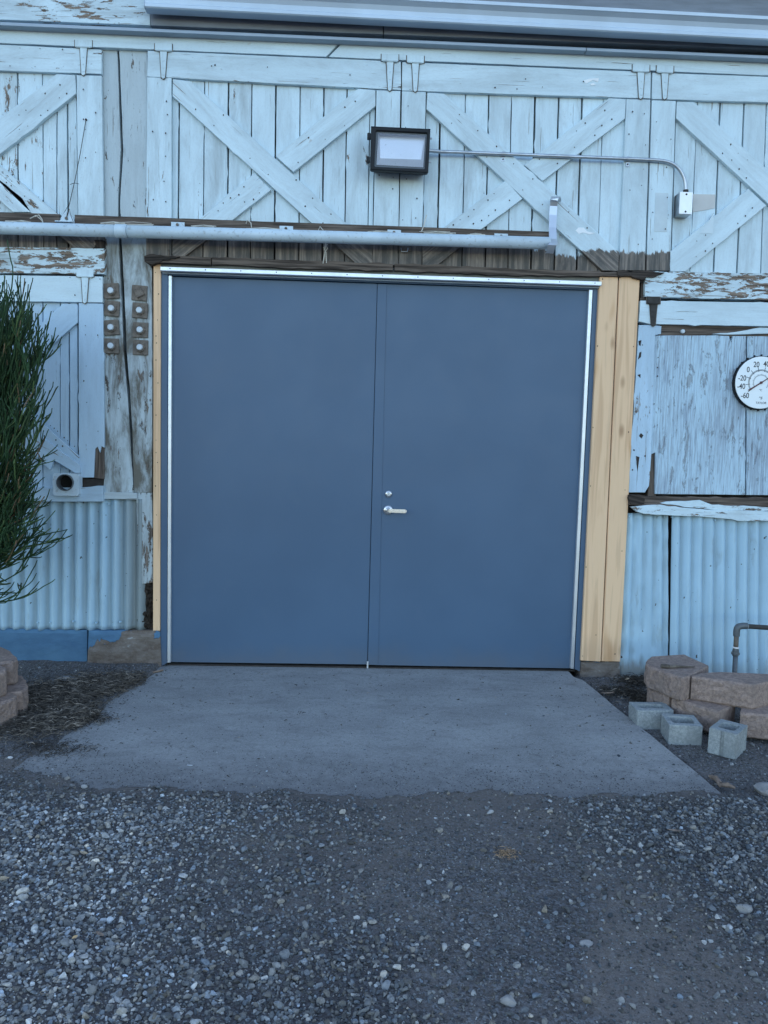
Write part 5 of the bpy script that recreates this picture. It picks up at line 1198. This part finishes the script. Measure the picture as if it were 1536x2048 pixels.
# old brush on the block
br = thing('old_brush', 'old dried paint brush lying on top of the tan block', 'brush', G(1355, 1333, .262))
a_ = G(1322, 1332, .272); b_ = G(1338, 1333, .272); c_ = G(1350, 1333, .27); d_ = G(1389, 1334, .268)
bm = bmesh.new(); tube(bm, [a_, lerp(a_, b_, .6), b_], [.011, .012, .010], 8); bm_obj('bristles', bm, M['brush'], br)
bm = bmesh.new(); tube(bm, [b_, c_], .0095, 8); bm_obj('ferrule', bm, M['rust'], br)
bm = bmesh.new(); tube(bm, [c_, lerp(c_, d_, .4), d_], [.0075, .006, .003], 8); bm_obj('handle', bm, M['brush'], br)

M['chalk'] = rough_stone('chalky_stone', (.45, .46, .46), (.6, .6, .6), (.4, .4, .4), 60, .002)
# single rocks, leaves, sticks
def rock(label, px, py, r, flat=.6, sd=1, mat=None):
    v, f = ico(3); rg_ = np.random.default_rng(sd); d = rg_.normal(size=(12, 3)); d /= np.linalg.norm(d, axis=1)[:, None]
    for a in d: t = v@a; c = rg_.uniform(.6, .9); m = t > c; v[m] -= np.outer(t[m]-c, a)
    v = v*np.array([r*1.25, r*.9, r*flat]); q = G(px, py); z_ = float(ground_h(q[0], q[1])); v = v+np.array([q[0], q[1], max(z_, -.03)+r*flat*.55])
    o = link('rock', np_mesh('rock', v, f, False), mat or M['rock']); tag(o, label, 'rock'); return o
rock('rounded pale rock half cut off at the right edge', 1532, 1590, .045, .75, 3)
rock('flat angular stone lying on the litter near the left foundation', 135, 1366, .048, .45, 4)
rock('white chalky pebble at the gravel edge by the left litter', 20, 1518, .011, .6, 5, M['chalk'])
rock('round grey cobble lying in the dirt at lower right', 1486, 1834, .022, .7, 6)
rock('smooth oblong stone near the bottom of the gravel', 1016, 2022, .018, .8, 8)
rock('flat grey pebble in the dirt right of centre', 1172, 1898, .016, .5, 9)
def leaf(label, px, py, L, wd, rot, mat, curl=.3, z=.012, name='dry_leaf'):
    bm = bmesh.new(); q = G(px, py); z0 = max(float(ground_h(q[0], q[1])), 0 if py < 1580 else -1)+z; n = 7; R = []
    for i in range(n):
        t = i/(n-1); w = wd*math.sin(math.pi*min(.98, max(.03, t)))**.8; x_ = (t-.5)*L; row = []
        for s_ in (-1, 0, 1):
            yy = s_*w/2; zz = abs(s_)*curl*w*.6+curl*L*.5*(t-.5)**2*2; row.append(bm.verts.new((q[0]+x_*math.cos(rot)-yy*math.sin(rot), q[1]+x_*math.sin(rot)+yy*math.cos(rot), z0+zz)))
        R.append(row)
    for a, b in zip(R, R[1:]):
        for k in range(2): bm.faces.new((a[k], a[k+1], b[k+1], b[k]))
    o = bm_obj(name, bm, mat); md = o.modifiers.new('t', 'SOLIDIFY'); md.thickness = .0008; tag(o, label, 'leaf', 'fallen dry leaves'); return o
M['leaf_tan'] = plain('tan_leaf', (.42, .33, .22), .8, 0, .25, 40, .0005)
leaf('small curled tan leaf on the left gravel', 168, 1726, .034, .014, -.4, M['leaf_tan'], .6)
leaf('tan leaf at the left edge of the gravel', 4, 1779, .045, .02, .1, M['leaf_tan'], .4)
leaf('dull brown leaf low in the left gravel', 200, 1890, .035, .012, -.6, M['tan_bark'])
leaf('brown leaf on the right hand gravel', 1348, 1675, .05, .014, -.25, M['tan_bark'])
leaf('pale dry leaf in the dirt below the pine boards', 1254, 1368, .05, .014, .7, M['leaf_tan'], .3, .03)
leaf('long brown leaf beside the slab in the right dirt', 1215, 1392, .09, .02, .2, M['tan_bark'], .3, .015)
leaf('tiny orange leaf scrap on the left gravel', 150, 1900, .018, .012, .9, M['straw'])
wd_ = thing('wood_scrap', 'split brown wood scraps at the front right corner of the slab', 'wood', G(1440, 1565))
for (x0, y0, x1, y1, r) in ((1420, 1553, 1442, 1566, .012), (1440, 1570, 1470, 1576, .011), (1428, 1557, 1440, 1573, .008)):
    bm = bmesh.new(); tube(bm, [G(x0, y0, .0), lerp(G(x0, y0, .0), G(x1, y1, 0), .5)+[0, 0, .008], G(x1, y1, .0)], [r*.7, r, r*.5], 6); bm_obj('stick', bm, M['tan_bark'], wd_)
bs = thing('wood_scrap', 'thin broken lath lying by the left corner of the door', 'wood', G(310, 1343))
bm = bmesh.new(); tube(bm, [G(300, 1346, .008), G(326, 1340, .010)], [.006, .007], 5); bm_obj('stick', bm, M['tan_bark'], bs)
# straw tuft
c = G(1010, 1718); n = 110; X = rg.normal(c[0], .020, n); Y = rg.normal(c[1], .016, n); b = rg.uniform(.16, .5, n)
o = litter('straw_tuft', 'small tuft of orange straw on the dirt below the door', X, Y, rg.uniform(.008, .03, n), np.stack([b, b*.68, b*.42], 1), .0011, 9, .012); o['category'] = 'straw'
# white scrap
o = leaf('tiny white scrap lying on the slab left of centre', 380, 1532, .03, .005, -.1, M['filler'], .1, .003, 'paper_scrap'); o['category'] = 'paper scrap'; del o['group']
# latch rod end under the doors
# ------------------------------------------------------------------ succulent shrub on the left
sh = thing('pencil_shrub', 'dense dark green pencil-stemmed shrub growing at the left edge', 'shrub', (-.83, -.62, .0))
rs = np.random.default_rng(21)
PV, PF, PC = [], [], []; vo = 0
def twig(path, r0, r1, tone, seg=5):
    global vo
    path = np.array(path); n = len(path); d = np.gradient(path, axis=0); d /= np.linalg.norm(d, axis=1)[:, None]+1e-9
    ref = np.array([.3, .9, .2]); x = np.cross(d, ref); x /= np.linalg.norm(x, axis=1)[:, None]+1e-9; y = np.cross(d, x)
    a = np.arange(seg)*2*np.pi/seg; r = np.linspace(r0, r1, n)
    ring = path[:, None, :]+(x[:, None, :]*np.cos(a)[None, :, None]+y[:, None, :]*np.sin(a)[None, :, None])*r[:, None, None]
    PV.append(ring.reshape(-1, 3)); f = []
    for i in range(n-1):
        for k in range(seg): k2 = (k+1) % seg; f.append([vo+i*seg+k, vo+i*seg+k2, vo+(i+1)*seg+k2, vo+(i+1)*seg+k])
    f.append([vo+(n-1)*seg, vo+(n-1)*seg+1, vo+(n-1)*seg+2, vo+(n-1)*seg+3]); PF.append(np.array(f)); PC.append(np.repeat(np.array([tone]), n*seg, 0)); vo += n*seg
def grow(p, d, L, r, lvl, upb):
    k = 5; path = [p.copy()]; q = p.copy(); dd = d.copy()
    for i in range(k):
        dd = dd+rs.normal(0, .10, 3)+np.array([0, 0, upb]); dd /= np.linalg.norm(dd); q = q+dd*L/k; path.append(q.copy())
    g = rs.uniform(.55, 1.25); tone = (.032*g, .075*g, .030*g) if rs.random() > .2 else ((.08*g, .13*g, .045*g) if rs.random() > .25 else (.16*g, .11*g, .06*g))
    twig(path, r, r*.75, tone)
    if lvl > 0:
        for _ in range(rs.integers(1, 4)):
            i = rs.integers(2, k+1); nd = dd+rs.normal(0, .28, 3); nd /= np.linalg.norm(nd); grow(path[i], nd, L*rs.uniform(.5, .8), r*.85, lvl-1, upb)
def env(z):     # crown half-width by height
    return float(np.interp(z, [.30, .5, .75, .95, 1.1, 1.3, 1.6, 1.9, 2.15, 2.25], [.01, .02, .03, .05, .09, .20, .27, .34, .34, .15]))
cx0, cy0 = -.80, -.62
for i in range(760):
    z = rs.uniform(.8, 2.06) if rs.random() < .97 else rs.uniform(.6, .9); w = env(z); a = rs.uniform(0, 2*np.pi); rr = w*rs.uniform(.15, .85)
    p = np.array([cx0+rr*math.cos(a), cy0+rr*math.sin(a)*.8, z-.12]); out = np.array([math.cos(a), math.sin(a), 0])
    upf = float(np.interp(z, [.4, .8, 1.3, 2.1], [-.15, .25, .8, 2.0])); d = out*rs.uniform(.5, 1.0)+np.array([0, 0, upf]); d /= np.linalg.norm(d)
    grow(p, d, rs.uniform(.15, .25), .0047, 2, float(np.interp(z, [.4, .9, 1.6], [.02, .07, .14])))
for (px, py, a) in ((30, 960, .3), (20, 1010, .0), (10, 1050, -.3), (25, 1085, -.5), (0, 1120, -.4), (5, 1230, .5), (60, 960, -.1), (10, 930, .1), (-10, 1060, -.6), (-15, 1100, -.2)):
    p = W(px-45, py-10, -.62); grow(p, np.array([math.cos(a), -.2, math.sin(a)]), rs.uniform(.15, .22), .0042, 2, .05)
co = np.concatenate(PV); me = np_mesh('foliage', co, np.concatenate(PF), True); ca = me.color_attributes.new('tone', 'FLOAT_COLOR', 'POINT')
cc4 = np.concatenate([np.concatenate(PC), np.ones((len(co), 1))], 1); ca.data.foreach_set('color', cc4.astype(np.float32).ravel())
print('shrub verts', len(co))
link('foliage', me, M['leafy'], sh, kind='stuff')
bm = bmesh.new()
for i in range(9):
    a = 2*math.pi*i/9; b0 = Vector((cx0-.42, cy0, .05)); tp = Vector((cx0+.14*math.cos(a), cy0+.15*math.sin(a), 1.6+.3*math.sin(i*2.1))); md_ = Vector((cx0-.24+.05*math.cos(a), cy0+.1*math.sin(a), .95))
    tube(bm, [b0, b0.lerp(md_, .5), md_, md_.lerp(tp, .6), tp], [.022, .017, .014, .011, .007], 8)
bm_obj('trunk', bm, M['brush'], sh, True)
